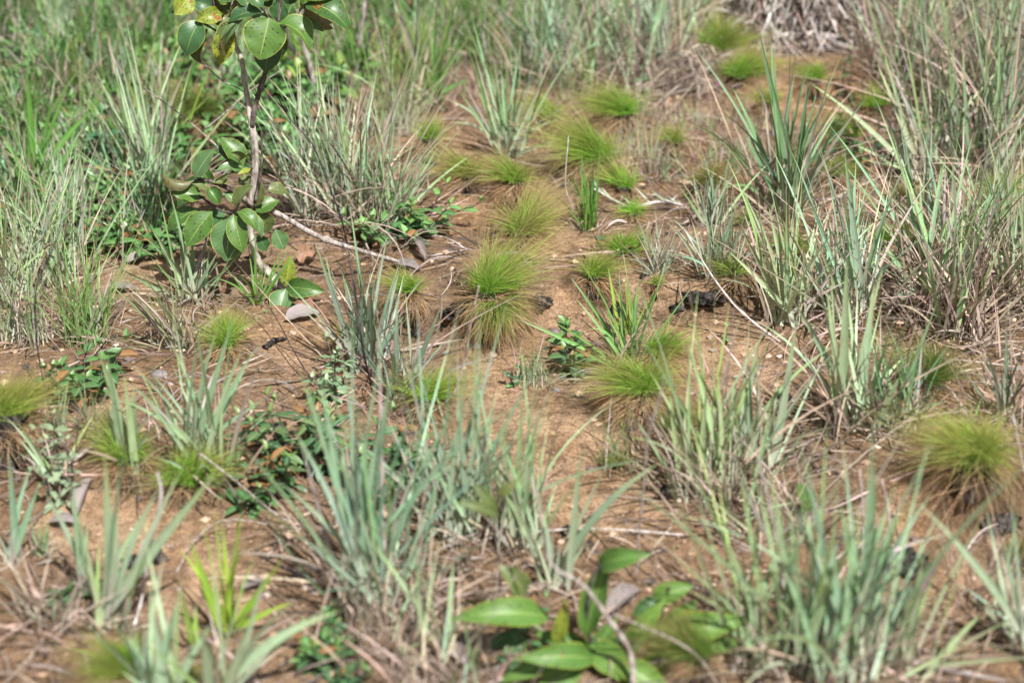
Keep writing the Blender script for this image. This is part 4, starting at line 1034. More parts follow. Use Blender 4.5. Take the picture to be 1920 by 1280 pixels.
# leaves: base px, tip px, width px, material, options (d0,d1 = depth of base and tip)
LV = [
 (505,34,487,112,72,M_LEAF,dict(d0=-.03,d1=-.06,bend=.12,shape='b',cup=.18,nrm=[.05,-.9,.5])),
 (519,44,580,97,50,M_LEAF,dict(d0=-.02,d1=-.04,bend=.5,roll=.5,cup=.4)),
 (545,45,607,60,24,M_LEAF,dict(d0=0,d1=0,bend=.35,roll=.3)),
 (570,10,655,57,52,M_LEAF,dict(d0=-.01,d1=-.04,bend=.5,roll=.2,cup=.3)),
 (570,14,624,54,46,M_LEAFO,dict(d0=.01,d1=.01,bend=.3,roll=2.6)),
 (508,70,497,136,46,M_LEAFD,dict(d0=.01,d1=.0,bend=.1,nrm=[0,-.9,.3])),
 (518,60,530,105,40,M_LEAFD,dict(d0=-.02,d1=-.03,bend=.3,roll=-.5)),
 (455,38,424,106,40,M_LEAFO,dict(d0=-.02,d1=-.03,bend=.4,roll=-.9,curl=.5)),
 (452,40,420,92,20,M_LEAFP,dict(d0=-.025,d1=-.035,bend=.4,roll=-.3,curl=.2)),
 (428,50,410,121,36,M_LEAFY,dict(d0=-.01,d1=-.02,bend=.2,roll=.2,wavy=.09)),
 (389,55,381,121,34,M_LEAFO,dict(d0=0,d1=-.01,bend=.4,roll=-.6,curl=.6)),
 (376,36,349,104,48,M_LEAFD,dict(d0=-.01,d1=-.03,bend=.35,roll=-.1,cup=.2)),
 (418,27,366,38,28,M_LEAFY,dict(d0=0,d1=-.02,bend=.5,roll=.3,wavy=.08)),
 (360,-12,328,28,36,M_LEAFY,dict(d0=0,d1=-.02,bend=.1,roll=.4)),
 (494,24,427,44,34,M_LEAFD,dict(d0=-.01,d1=-.02,bend=.35,roll=-.4)),
 (507,36,472,24,28,M_LEAFP,dict(d0=0,d1=.02,bend=.3,roll=.2)),
 (519,40,531,0,34,M_LEAFD,dict(d0=0,d1=0,bend=.1)),
 (535,38,548,8,30,M_LEAF,dict(d0=0,d1=.01,bend=.1)),
 (400,14,360,2,30,M_LEAFD,dict(d0=0,d1=0,bend=.3,roll=.3)),
 (340,10,316,26,14,M_LEAFD,dict(d0=0,d1=0,bend=.2)),
 (470,8,440,-12,26,M_LEAFD,dict(d0=0,d1=0,bend=.1)),
 (440,25,452,-8,30,M_LEAFO,dict(d0=.02,d1=.02,bend=.1,roll=1.6)),
 (470,-8,492,14,26,M_LEAFD,dict(d0=-.01,d1=-.02,bend=.3)),
 (560,0,590,-20,34,M_LEAF,dict(d0=0,d1=-.01,bend=.2)),
 (570,-5,640,-8,34,M_LEAF,dict(d0=0,d1=-.02,bend=.3)),
 (430,2,400,-20,36,M_LEAF,dict(d0=.01,d1=0,bend=.2)),
 (500,-5,515,-40,36,M_LEAFD,dict(d0=0,d1=0,bend=.2)),
 # lower cluster
 (364,334,401,279,36,M_LEAFP,dict(d0=-.03,d1=-.03,bend=.08,roll=.2,cup=.2,nrm=[-.1,-.8,.6])),
 (364,338,303,327,26,M_LEAFO,dict(d0=-.03,d1=-.05,bend=.4,roll=2.6,curl=.5,twist=.8)),
 (457,312,414,258,36,M_LEAF,dict(d0=-.02,d1=-.0,bend=.2,roll=-.2)),
 (455,312,402,272,20,M_LEAFD,dict(d0=0,d1=.01,bend=.1)),
 (462,316,403,322,18,M_LEAFP,dict(d0=-.02,d1=-.04,bend=.35,roll=-.4)),
 (470,317,446,327,10,M_LEAFY,dict(d0=-.02,d1=-.04,bend=.2)),
 (449,303,432,288,24,M_LEAFO,dict(d0=-.03,d1=-.04,bend=.6,curl=.8)),
 (414,350,430,326,20,M_LEAFO,dict(d0=-.03,d1=-.04,bend=.5,curl=.9,wavy=.1)),
 (430,340,398,342,14,M_LEAFO,dict(d0=-.03,d1=-.05,bend=.3)),
 (439,389,475,349,30,M_LEAFO,dict(d0=-.06,d1=-.06,bend=.2,roll=.5,curl=.2)),
 (478,388,489,336,26,M_LEAFO,dict(d0=.01,d1=.01,bend=.1)),
 (462,350,458,326,26,M_LEAFO,dict(d0=0,d1=.01,bend=.1)),
 (446,395,482,433,28,M_LEAF,dict(d0=-.06,d1=-.08,bend=.4,roll=.3)),
 (437,401,455,473,36,M_LEAF,dict(d0=-.06,d1=-.09,bend=.15,nrm=[.1,-.9,.4])),
 (434,404,424,490,60,M_LEAFP,dict(d0=-.05,d1=-.07,bend=.12,nrm=[0,-.85,.5],cup=.15)),
 (432,402,444,488,40,M_LEAFD,dict(d0=-.03,d1=-.04,bend=.1)),
 (398,395,350,462,46,M_LEAF,dict(d0=-.05,d1=-.08,bend=.15,roll=-.1)),
 (375,392,314,437,34,M_LEAF,dict(d0=-.02,d1=-.03,bend=.3,roll=-.4)),
 (385,370,319,362,28,M_LEAF,dict(d0=-.02,d1=-.03,bend=.2,wavy=.12)),
 (403,379,359,345,18,M_LEAFO,dict(d0=-.04,d1=-.05,bend=.3,roll=-.6)),
 (390,352,410,382,30,M_LEAF,dict(d0=-.04,d1=-.05,bend=.3,curl=.5)),
 (425,400,380,420,30,M_LEAFD,dict(d0=-.03,d1=-.03,bend=.2)),
 (420,360,450,385,16,M_LEAFP,dict(d0=-.02,d1=-.03,bend=.2)),
 (478,398,523,376,30,M_LEAF,dict(d0=.01,d1=.03,bend=.2,roll=.2)),
 (488,395,502,437,34,M_LEAFO,dict(d0=.01,d1=.02,bend=.1)),
 (462,398,491,445,22,M_LEAFP,dict(d0=-.05,d1=-.06,bend=.3,roll=.4)),
 (500,358,540,362,26,M_LEAFO,dict(d0=.03,d1=.05,bend=.3,roll=.3)),
 (515,430,532,468,30,M_LEAFP,dict(d0=.02,d1=.02,bend=.1)),
 (500,470,482,440,24,M_LEAFD,dict(d0=.03,d1=.03,bend=.1)),
 (464,300,470,290,18,M_LEAFO,dict(d0=.01,d1=.01,bend=.3,curl=.7)),
 # basal sprout
 (535,540,544,478,26,M_LEAFY,dict(d0=-.03,d1=-.02,bend=.1,nrm=[.3,-.8,.4])),
 (537,538,609,546,34,M_LEAF,dict(d0=-.03,d1=-.06,bend=.45,roll=-.3)),
 (536,541,519,592,42,M_LEAFP,dict(d0=-.04,d1=-.075,bend=.1,nrm=[.1,-.75,.65])),
 (540,544,588,548,26,M_LEAFD,dict(d0=-.02,d1=-.01,bend=.2)),
]
rl = np.random.default_rng(8)
for i in range(22):        # the rest of the crown, partly above the frame
    ax, ay = [(440, 0), (392, -10), (400, 30), (530, 10), (575, -10), (515, -20), (437, -20), (475, -25)][i % 8]
    an_ = rl.uniform(0, 6.283); q_ = rl.uniform(38, 62)
    LV.append((ax, ay, ax + q_ * math.cos(an_), ay + abs(q_ * math.sin(an_)) * rl.choice([-.8, .5]), rl.uniform(26, 44), [M_LEAFD, M_LEAF, M_LEAFO, M_LEAFD][i % 4],
               dict(d0=.02, d1=rl.uniform(.0, .06), bend=rl.uniform(.1, .4), roll=rl.uniform(-.7, .7), curl=rl.uniform(0, .4))))
for ax, ay, bx, by, wd_ in [(400, 345, 372, 312, 26), (444, 396, 470, 460, 30), (420, 390, 392, 462, 34), (385, 340, 345, 350, 24), (372, 366, 330, 395, 26), (455, 392, 500, 412, 26)]:
    LV.append((ax, ay, bx, by, wd_, M_LEAFD if bx % 2 else M_LEAF, dict(d0=.02, d1=.03, bend=.25, roll=rl.uniform(-.6, .6))))
for i, (x0, y0, x1, y1, wd, mt, kw) in enumerate(LV):
    kw = dict(kw); d0 = kw.pop('d0'); d1 = kw.pop('d1')
    p0 = bp_(x0, y0, d0); p1 = bp_(x1, y1, d1)
    leaf(bush, p0, p1, wd * mpp(p0) * 1.13, mt, seed=i, **kw)

# fallen branch resting behind the bush
stick("grey fallen branch running from behind the bush trunk down to the soil on the right",
      [(450, 372, YB + .02), (520, 400, YB + .03), (590, 440, YB + .03), (660, 465, YB + .02), (760, 497, 'g')], [.0062, .007, .0065, .006, .004], M_TWIG, 'fallen_branch', 'branch')

# ------------------------------------------------------------------ foreground broad-leaved plant
PB = G(1120, 1225); YF = PB[1]
fg = empty('broad_leaved_plant', PB, "blurred lime-green broad-leaved plant at the bottom edge, right of centre", 'plant')
fp = lambda x, y, d=0.0: V(x, y, YF + d)
for pts, rad in [([PB, fp(1108, 1200), fp(1100, 1150, -.01), fp(1112, 1080, -.01), fp(1135, 1045, 0)], [.004, .003]),
                 ([G(960, 1215), fp(962, 1180, .03), fp(975, 1158, .02), fp(990, 1120, .03)], [.003, .002]),
                 ([G(1240, 1200), fp(1240, 1160, .03), fp(1255, 1100, .02)], [.003, .002]),
                 ([G(940, 1120), fp(935, 1050, .12), fp(928, 985, .12), fp(935, 930, .1)], [.0016, .0012])]:
    tpart('stem', pts, rad, M_TWIGD, fg)
FL = [ (1240,1200,1385,1165,70,M_LEAFF,dict(bend=.5,d0=.0,d1=-.01)),
 (1105,1235,985,1235,58,M_LEAFF,dict(bend=.4,d0=-.04,d1=-.08)),
 (1090,1245,1010,1300,60,M_LEAFF,dict(bend=.3,d0=-.04,d1=-.07)),
 (1150,1240,1250,1300,60,M_LEAFF,dict(bend=.3,d0=-.04,d1=-.07)),
 (1180,1200,1240,1130,46,M_LEAFF,dict(bend=.3,d0=-.02,d1=-.03)),
 (1110,1230,1010,1190,50,M_LEAFF,dict(bend=.4,d0=.02,d1=.02)),
 (1120,1235,1215,1190,54,M_LEAFD,dict(bend=.4,d0=.02,d1=.03)),
 (1100,1240,1150,1165,46,M_LEAFF,dict(bend=.2,d0=.01,d1=.02)),
 (1230,1240,1330,1262,60,M_LEAFF,dict(bend=.4,d0=-.01,d1=-.04)),
 (1235,1235,1180,1285,50,M_LEAFF,dict(bend=.3,d0=-.01,d1=-.05)),
 (1260,1180,1330,1160,54,M_LEAFF,dict(bend=.35,d0=.01,d1=.01)),
 (1000,1240,950,1200,36,M_LEAFD,dict(bend=.3,d0=.02,d1=.02)),
 (1250,1200,1210,1175,44,M_LEAFD,dict(bend=.3,d0=.02,d1=.02)),
 (1128,1060,1212,1040,52,M_LEAFF,dict(bend=.4,d0=0,d1=-.03)),
 (1100,1190,1140,1050,62,M_LEAFF,dict(bend=.1,d0=-.01,d1=0,nrm=[-.4,-.8,.4])),
 (1022,1160,868,1160,66,M_LEAFF,dict(bend=.45,d0=.01,d1=-.02,roll=-.1)),
 (1042,1208,1058,1132,34,M_LEAFY,dict(bend=.1,d0=-.02,d1=-.02)),
 (1104,1215,950,1272,54,M_LEAFF,dict(bend=.45,d0=-.01,d1=-.06)),
 (1108,1212,1178,1275,70,M_LEAFF,dict(bend=.3,d0=-.01,d1=-.06)),
 (1106,1290,1070,1222,48,M_LEAFF,dict(bend=.1,d0=-.03,d1=-.03)),
 (1106,1228,1040,1290,60,M_LEAFD,dict(bend=.3,d0=0,d1=-.04)),
 (1212,1235,1275,1290,66,M_LEAFF,dict(bend=.3,d0=0,d1=-.04)),
 (1245,1190,1300,1130,56,M_LEAFF,dict(bend=.3,d0=.02,d1=.02)),
 (1250,1170,1370,1215,86,M_LEAFF,dict(bend=.45,d0=.02,d1=-.01)),
 (1225,1122,1290,1100,48,M_LEAFF,dict(bend=.3,d0=.03,d1=.03)),
 (1235,1120,1190,1150,34,M_LEAFD,dict(bend=.3,d0=.03,d1=.02)),
 (960,1180,975,1232,40,M_LEAFD,dict(bend=.2,d0=.02,d1=0)),
 (958,1185,915,1215,30,M_LEAFD,dict(bend=.2,d0=.02,d1=0)),
 (930,965,862,945,26,M_LEAFO,dict(bend=.4,d0=.1,d1=.08)),
 (930,960,885,908,26,M_LEAFO,dict(bend=.3,d0=.1,d1=.1)),
 (935,930,972,900,22,M_LEAFO,dict(bend=.3,d0=.1,d1=.1)),
 (985,1110,940,1065,50,M_LEAFO,dict(bend=.3,d0=.03,d1=.03)),
 ]
for i, (x0, y0, x1, y1, wd, mt, kw) in enumerate(FL):
    kw = dict(kw); d0 = kw.pop('d0'); d1 = kw.pop('d1')
    p0 = fp(x0, y0, d0); p1 = fp(x1, y1, d1)
    leaf(fg, p0 - (p1 - p0) * .12, p1 + (p1 - p0) * .15, wd * mpp(p0) * .85, mt, seed=i + 100, shape='n', wavy=.05, **kw)

# ------------------------------------------------------------------ herbs
DG = (.045, .13, .05)
herb("dark glossy herb patch with opposite leaves below the left grass, three-veined leaves", 165, 735, 75, stems=14, pairs=3, leaf=42, spread=1.2, base=46, lw=.52, flat_=.5)
herb("bushy dark-leaved herb thicket behind the big foreground fan, left of centre", 560, 880, 130, stems=17, pairs=5, leaf=44, spread=.9, base=70, lw=0.4, col=(.05,.13,.055), coly=(.2,.3,.08), red=.14)
herb("lower part of the dark herb thicket, trailing toward the soil left of the foreground fan", 450, 935, 70, stems=10, pairs=4, leaf=44, spread=1.1, base=56, lw=.42, red=.12)
herb("dark leafy herb in shade between the foreground blades, left of the bare path", 720, 900, 110, stems=14, pairs=4, leaf=42, spread=.9, base=50, lw=.45)
herb("pale woolly-leaved herb standing behind the pale whitish clump", 625, 745, 90, stems=5, pairs=4, leaf=30, spread=.7, base=24, lw=.48, col=(.2,.32,.17), coly=(.3,.42,.22), red=0)
herb("leafy herb right of the fallen branch end, left of the first bare patch", 735, 455, 60, stems=12, pairs=3, leaf=40, spread=1.3, base=44, lw=.5, col=(.08,.2,.07), coly=(.2,.38,.1))
herb("bright-topped herb sprigs reaching over the soil toward the brown tuft", 800, 430, 70, stems=6, pairs=3, leaf=34, spread=1.2, base=24, lw=.45, col=(.09,.23,.07), coly=(.22,.42,.1), lean=(.4, 0))
herb("single upright herb sprout with dark paired leaves in front of the central tussock", 1058, 665, 78, stems=2, pairs=3, leaf=38, spread=.2, base=8, lw=.5, col=(.06,.15,.07), coly=(.22,.42,.12))
herb("dark drooping herb beside the upright sprout, right of the bare path", 1068, 700, 60, stems=5, pairs=3, leaf=42, spread=.8, base=14, lw=.45, col=(.05,.13,.055))
herb("small herb sprout right of the pebbly strip of bare path", 970, 720, 52, stems=2, pairs=2, leaf=22, spread=.3, base=10, lw=.5, col=(.08,.17,.08), coly=(.2,.4,.1))
herb("tiny pale seedling on the soil right of the burnt edge", 1362, 640, 36, stems=1, pairs=1, leaf=24, spread=.1, base=2, lw=.55, col=(.25,.38,.2), coly=(.3,.45,.2), red=0)
herb("pale grey-leaved sprig between the crossing blades, right side", 1680, 600, 70, stems=2, pairs=3, leaf=28, spread=.3, base=6, lw=.55, col=(.25,.32,.22), coly=(.3,.38,.25), red=0)
herb("pale grey-leaved herb with orange stems, lower left", 120, 960, 130, stems=4, pairs=4, leaf=28, spread=.4, base=22, lw=.55, col=(.24,.32,.2), coly=(.3,.4,.22), red=0)
herb("pale herb with one upright young leaf by the charred stump, left edge", 85, 880, 80, stems=3, pairs=3, leaf=34, spread=.5, base=22, lw=.5, col=(.25,.34,.2), coly=(.35,.48,.25), red=0)
herb("dark green flat rosette with thick leaves on the lower left soil", 125, 1125, 30, stems=3, pairs=2, leaf=52, spread=.4, base=10, lw=.36, col=(.05,.14,.05), coly=(.1,.22,.06), up=.45, red=.05)
herb("bright-tipped leafy herb at the bottom edge, left of centre", 600, 1235, 70, stems=9, pairs=3, leaf=50, spread=.8, base=34, lw=.42, col=(.05,.15,.06), coly=(.2,.42,.1))
herb("dark herb right of the bright-tipped one at the bottom edge", 655, 1275, 50, stems=5, pairs=2, leaf=40, spread=1.0, base=36, lw=.45, col=(.05,.15,.06))
herb("shaded herb at the foot of the broad-leaved plant, bottom edge", 1000, 1245, 70, stems=6, pairs=3, leaf=36, spread=.9, base=50, lw=.45, col=(.05,.14,.055))
herb("small blurred herb behind the broad-leaved plant's left leaves", 980, 1170, 55, stems=3, pairs=2, leaf=34, spread=.7, base=20, lw=.4, col=(.06,.16,.06))
herb("thin shrublet with brown stem and narrow leaves on the upper right bank", 1590, 165, 80, stems=2, pairs=6, leaf=22, spread=.15, base=4, lw=.3, col=(.07,.15,.05), red=.3)
herb("dark small-leaved shrublet above the shaded olive tuft", 1575, 270, 70, stems=3, pairs=4, leaf=24, spread=.4, base=12, lw=.4, col=(.06,.15,.05), red=.2)
herb("leafy shrublet left of the shaded blades, upper right", 1640, 300, 80, stems=8, pairs=4, leaf=26, spread=.7, base=44, lw=.45, col=(.06,.16,.07), red=.2)
herb("dark herb growth under the splayed clump, right", 1600, 330, 60, stems=8, pairs=3, leaf=28, spread=.8, base=50, lw=.45, col=(.05,.12,.05), red=.15)
herb("bright green leafy sprig on top of the pale dead leaf heap", 1620, 40, 50, stems=5, pairs=2, leaf=42, spread=1.0, base=20, lw=.38, col=(.12,.32,.07), coly=(.2,.42,.1), red=0)
herb("low leafy herb behind the bush trunk at the right of its crown", 600, 190, 80, stems=4, pairs=2, leaf=60, spread=.6, base=30, lw=.5, col=(.1,.26,.06), coly=(.3,.42,.08), red=0)
herb("green leafy seedling on stalk with pale flower, top centre right", 1205, 175, 50, stems=1, pairs=2, leaf=30, spread=.1, base=4, lw=.5, col=(.1,.28,.12), red=0)
herb("brown-stemmed herb with large drooping leaves left of the bush leaves", 215, 330, 110, stems=3, pairs=3, leaf=48, spread=.4, base=18, lw=.5, col=(.06,.17,.08), coly=(.1,.24,.08), red=0)
herb("shaded leafy tuft under the woolly sprig right of the green narrow blades", 1150, 480, 50, stems=7, pairs=3, leaf=20, spread=.9, base=30, lw=.5, col=(.06,.17,.06))
k = 0
for (x0, x1, y0, y1, n_, hh, lf_, lab, grp) in [
   (0, 330, 330, 480, 30, 55, 38, "dark low herb in the leafy cover at the left, under the grass", 'herbs under the left grass'),
   (0, 640, 10, 330, 88, 62, 44, "blurred dark herb between grass blades in the upper left", 'herbs in the upper left growth'),
   (640, 1250, 0, 130, 26, 55, 30, "blurred herb in the growth along the top edge", 'herbs along the top edge'),
   (480, 700, 560, 640, 0, 50, 20, '', ''),
   (1680, 1920, 180, 330, 9, 60, 28, "shaded herb between the dense blades at the upper right", 'herbs in the upper right growth')]:
    for i in range(n_):
        gg_ = rr.uniform(0, 1)
        qx, qy = rr.uniform(x0, x1), rr.uniform(y0, y1)
        herb(where(qx, qy, ("large-leaved " if gg_ < .3 else "bright " if gg_ > .75 else "dark ") + "low herb") or lab, qx, qy, hh * rr.uniform(.6, 1.1), stems=6, pairs=3, leaf=lf_ * rr.uniform(.75, 1.1), spread=1.1, base=40, lw=.45,
             col=(.05 + .04 * gg_, .14 + .1 * gg_, .05), coly=(.14, .3, .08), group=grp, red=.1)
for i, (x, y) in enumerate([(1350, 985), (1540, 1240), (1270, 1035), (1130, 945)]): pass

# woolly grey sprig lying over the bank
def woolly():
    r = np.random.default_rng(4)
    pts = [G(1290, 392), None, None]
    Yw = pts[0][1]
    P = [V(1300, 392, Yw), V(1240, 378, Yw - .02), V(1180, 388, Yw - .04), V(1110, 352, Yw - .05)]
    v, q, t, path = tube(P, [.003, .0035, .003, .0015], 7, 6, .1, r)
    root = empty('woolly_sprig', P[0], "woolly grey-green sprig lying across the tufts right of centre", 'sprig')
    mesh('stem', v, q, M_TWIGW, root, tris=t)
    P0, P1, P2, W = [], [], [], []
    for f in np.linspace(.05, .98, 26):
        p = path[int(f * (len(path) - 1))]
        d = np.array([-.75 + r.normal() * .25, r.normal() * .5, .35 + r.normal() * .4]); d /= np.linalg.norm(d)
        L = .045 * r.uniform(.6, 1.2)
        P0.append(p); P1.append(p + d * L * .5); P2.append(p + d * L + [0, 0, -.004]); W.append(.006)
    n = len(P0)
    c = tone((.36, .42, .32), n, .1, r=r)
    v, q, c, u = ribbons(np.array(P0), np.array(P1), np.array(P2), np.array(W), [c, c], 5, 3, .2, None, 0, 0, 2, r)
    mesh('foliage', v, q, M_HERB, root, c, u)
woolly()

# ------------------------------------------------------------------ sticks and dead stems
g1 = G(160, 850); YL = G(100, 800)[1]
stick("thin black stem curving down past the left grass into the pale herb", [(120, 415, YL), (95, 475, YL), (68, 540, YL), (67, 620, YL), (78, 700, YL), (92, 760, YL), (108, 850, 'g')], [.0014, .0025, .003], M_TWIGD)
Yc = G(765, 800)[1]
stick("dark curved dead stem rising like a bow beside the bare path", [(762, 792, 'g'), (800, 778, Yc), (850, 738, Yc), (872, 670, Yc), (884, 600, Yc), (898, 535, Yc)], [.0028, .0024, .0016], M_TWIG)
stick("pale forked dead stem left of the bow-shaped stem", [(755, 765, 'g'), (785, 700, Yc), (815, 635, Yc), (828, 580, Yc), (826, 520, Yc)], [.0022, .002, .0014], M_TWIG)
stick("thin dead stem with the small fork in front of the charred stump tuft", [(735, 760, 'g'), (770, 720, Yc), (805, 675, Yc), (842, 637, Yc)], [.002, .0013], M_TWIG)
stick("dark leaning dead twig through the pale whitish clump", [(700, 740, 'g'), (680, 650, Yc), (668, 560, Yc), (655, 490, Yc), (640, 455, Yc)], [.0032, .003, .002], M_TWIGD)
Yw = G(1460, 642)[1]
stick("long white dead stem slanting across the soil right of the grey clump", [(1462, 642, 'g'), (1420, 610, Yw), (1375, 570, Yw), (1330, 510, Yw), (1300, 460, Yw), (1280, 425, Yw)], [.0035, .004, .003, .0015], M_TWIGW)
Ys = G(1080, 425)[1]
stick("short white upright dead stalk above the great central tussock", [(1083, 420, 'g'), (1072, 385, Ys), (1060, 345, Ys), (1066, 255, Ys)], [.0022, .002, .0014], M_TWIGW)
stick("pale twig lying on the bare soil left of the central tussock", [(795, 445, 'g'), (820, 452, 'g', .01), (850, 463, 'g', .012), (876, 470, 'g')], [.0028, .0024, .0016], M_TWIGW, 'twig', 'twig')
stick("thin pale twig on the soil just below the other bare-patch twig", [(800, 482, 'g'), (840, 481, 'g', .008), (876, 472, 'g', .004)], [.002, .0014], M_TWIGW, 'twig', 'twig')
Yt = G(845, 225)[1]
stick("thin upright black stem in the top centre growth", [(775, 222, 'g'), (777, 150, Yt), (781, 60, Yt), (783, -10, Yt)], [.0028, .002], M_TWIGD)
Yk = G(665, 155)[1]
stick("stout pale dead stalk leaning at the top, right of the bush crown", [(663, 160, 'g'), (668, 110, Yk), (678, 50, Yk), (686, -20, Yk)], [.009, .0085, .0075], M_TWIG)
stick("grey dead twig crossing the stout pale stalk", [(664, 150, 'g'), (682, 110, Yk - .03), (696, 55, Yk - .03)], [.005, .004], M_TWIGD)
Yk2 = G(595, 200)[1]
stick("brown dead stalk behind the bush crown, right of its dark branch", [(598, 200, 'g'), (580, 120, Yk2), (565, 70, Yk2), (558, 20, Yk2)], [.009, .008, .006], M_TWIG)
stick("charred forked stalk beside the brown one behind the bush", [(598, 190, 'g'), (575, 130, Yk2 + .02), (545, 90, Yk2 + .02), (530, 40, Yk2 + .02)], [.006, .005], M_TWIGD)
Yq = G(660, 590)[1]
stick("dark bent twig standing between dead leaf and bush blades", [(655, 480, 'g'), (640, 410, YB + .05), (610, 330, YB + .05), (585, 270, YB + .05), (545, 225, YB + .05), (520, 180, YB + .05)], [.003, .0028, .0018], M_TWIGD)
stick("slender twig crossing from the left grass to the spotted leaves", [(445, 310, YB + .03), (380, 250, YB + .06), (325, 205, YB + .1), (270, 165, YB + .2)], [.0022, .0018], M_TWIG, 'twig', 'twig')
stick("slender twig crossing behind the trunk fork, rising to the right", [(385, 242, YB + .25), (430, 205, YB + .25), (470, 170, YB + .25), (530, 130, YB + .25)], [.003, .002], M_TWIG, 'twig', 'twig')
stick("thin dead twig from under the bush crown tip to the trunk", [(380, 118, YB + .03), (415, 150, YB + .05), (445, 165, YB + .06), (465, 178, YB + .05)], [.0022, .0018], M_TWIG, 'twig', 'twig')
stick("dark twig in the lower left herbs, from the soil up past the pale herb", [(130, 900, 'g'), (142, 840, G(130,900)[1]), (148, 780, G(130,900)[1])], [.002, .0014], M_TWIGD, 'twig', 'twig')
stick("red-brown twig left of the drooping herb, upper left", [(225, 345, 'g'), (205, 270, G(225,345)[1]), (180, 215, G(225,345)[1])], [.0028, .002], M_BARKD, 'twig', 'twig')
Yz = G(1185, 1290)[1]
stick("pale crooked dead branch in the blurred foreground, bottom right of centre",
      [(1188, 1310, 'g'), (1182, 1225, Yz), (1145, 1165, Yz), (1092, 1095, Yz + .01), (1045, 1068, Yz + .02), (1022, 1030, Yz + .02), (1010, 940, Yz + .03), (992, 890, Yz + .03), (980, 850, Yz + .03)], [.0052, .005, .0042, .0032, .0024, .0012], M_TWIG, knots=.5)
Yv = G(1195, 1080)[1]
stick("blurred upright grey dead stalk with a dark bud, right of the bare path", [(1192, 1090, 'g'), (1198, 1000, Yv), (1208, 900, Yv), (1215, 820, Yv), (1238, 740, Yv), (1245, 705, Yv)], [.0026, .0026, .0026, .002], M_TWIG)
stick("long pale straw stalk on the soil under the bare path's near end", [(985, 1000, 'g'), (1060, 1003, 'g', .01), (1150, 1003, 'g', .01), (1290, 1008, 'g', .004)], [.0026, .0022], M_TWIGW, 'twig', 'twig')
stick("grey dead stem leaning before the bottom right blades", [(1350, 1290, 'g'), (1290, 1215, G(1350,1290)[1]), (1150, 1150, G(1350,1290)[1])], [.003, .0022], M_TWIG)
stick("bent pale stem on the lower left soil, behind tall blades", [(250, 1180, 'g'), (268, 1110, G(250,1150)[1]), (285, 1000, G(250,1150)[1]), (302, 930, G(250,1150)[1]), (295, 885, G(250,1150)[1])], [.003, .0035, .003], M_TWIGW)
stick("dark twig arching over the lower left soil beside the herb thicket", [(330, 1075, 'g'), (370, 1030, 'g', .02), (430, 1005, 'g', .03), (540, 1000, 'g', .01)], [.0024, .0016], M_TWIG, 'twig', 'twig')
stick("long straight straw stem slanting over the left pair of tufts", [(575, 990, 'g'), (520, 965, G(520,985)[1]), (440, 900, G(520,985)[1]), (375, 850, G(520,985)[1])], [.0026, .0022], M_TWIG, 'twig', 'twig')
stick("purple curved stem at the top right corner", [(1935, 80, G(1900,250)[1]), (1890, 45, G(1900,250)[1]), (1850, 25, G(1900,250)[1]), (1830, 12, G(1900,250)[1])], [.005, .0035, .002], M_BARKD, 'twig', 'twig')
stick("dark horizontal twig under the purple stem, top right corner", [(1935, 70, G(1900,250)[1]), (1870, 72, G(1900,250)[1]), (1815, 66, G(1900,250)[1])], [.0035, .002], M_BARKD, 'twig', 'twig')
stick("black wiry twig lying on the upper right bank", [(1580, 72, 'g', .02), (1640, 80, 'g', .03), (1700, 92, 'g', .03), (1730, 130, 'g')], [.003, .002], M_TWIGD, 'twig', 'twig')
stick("thin dark stem standing right of the rusty tuft", [(1675, 560, 'g'), (1683, 480, G(1675,540)[1]), (1692, 420, G(1675,540)[1])], [.002, .0014], M_TWIGD)
stick("pale dead stalk between blades at the right, below the middle", [(1960, 1010, 'g'), (1925, 900, G(1940,1000)[1]), (1900, 780, G(1940,1000)[1])], [.0028, .002], M_TWIGW)
stick("bleached twig leaning beside the big yellow tuft's shadow", [(1648, 1080, 'g'), (1668, 980, G(1660,1070)[1]), (1654, 900, G(1660,1070)[1])], [.0028, .002], M_TWIGW)
stick("bleached twig behind the lower right blades, left of the charred mound", [(1615, 1040, 'g'), (1618, 960, G(1620,1040)[1]), (1612, 880, G(1620,1040)[1])], [.0024, .0016], M_TWIGW)
stick("charcoal twig on the soil right of the fine pale tuft", [(497, 655, 'g'), (515, 645, 'g', .004), (537, 638, 'g')], [.006, .0055, .004], M_CHAR, 'twig', 'twig')
stick("dark twig arching over the soil below the bush", [(600, 735, 'g'), (560, 700, 'g', .03), (500, 620, 'g', .06), (440, 585, 'g', .03)], [.002, .0015], M_TWIGD, 'twig', 'twig')
for i, (x, y, x2, y2, lab) in enumerate([
   (1225, 330, 1252, 20, "finest straw stalk left of the tallest grass clump, upper right"),
   (1300, 300, 1318, 90, "straw stalk standing right of the large combed tuft, bent at the tip"),
   (1640, 330, 1725, 10, "tall green-brown stalk crossing the splayed clump"),
   (1380, 420, 1340, 180, "thin rust straw stalk over the olive tuft"),
   (1215, 300, 1240, 170, "short straw stalk over the bank, left of the finest one")]):
    yy = G(x, y)[1]
    stick(lab, [(x, y, 'g'), ((x * 2 + x2) / 3 + 5, (y * 2 + y2) / 3, yy), ((x + 2 * x2) / 3 + 3, (y + 2 * y2) / 3, yy), (x2, y2, yy)], [.0015, .0013, .001], M_TWIG, 'straw_stalk', 'stalk', knots=0)

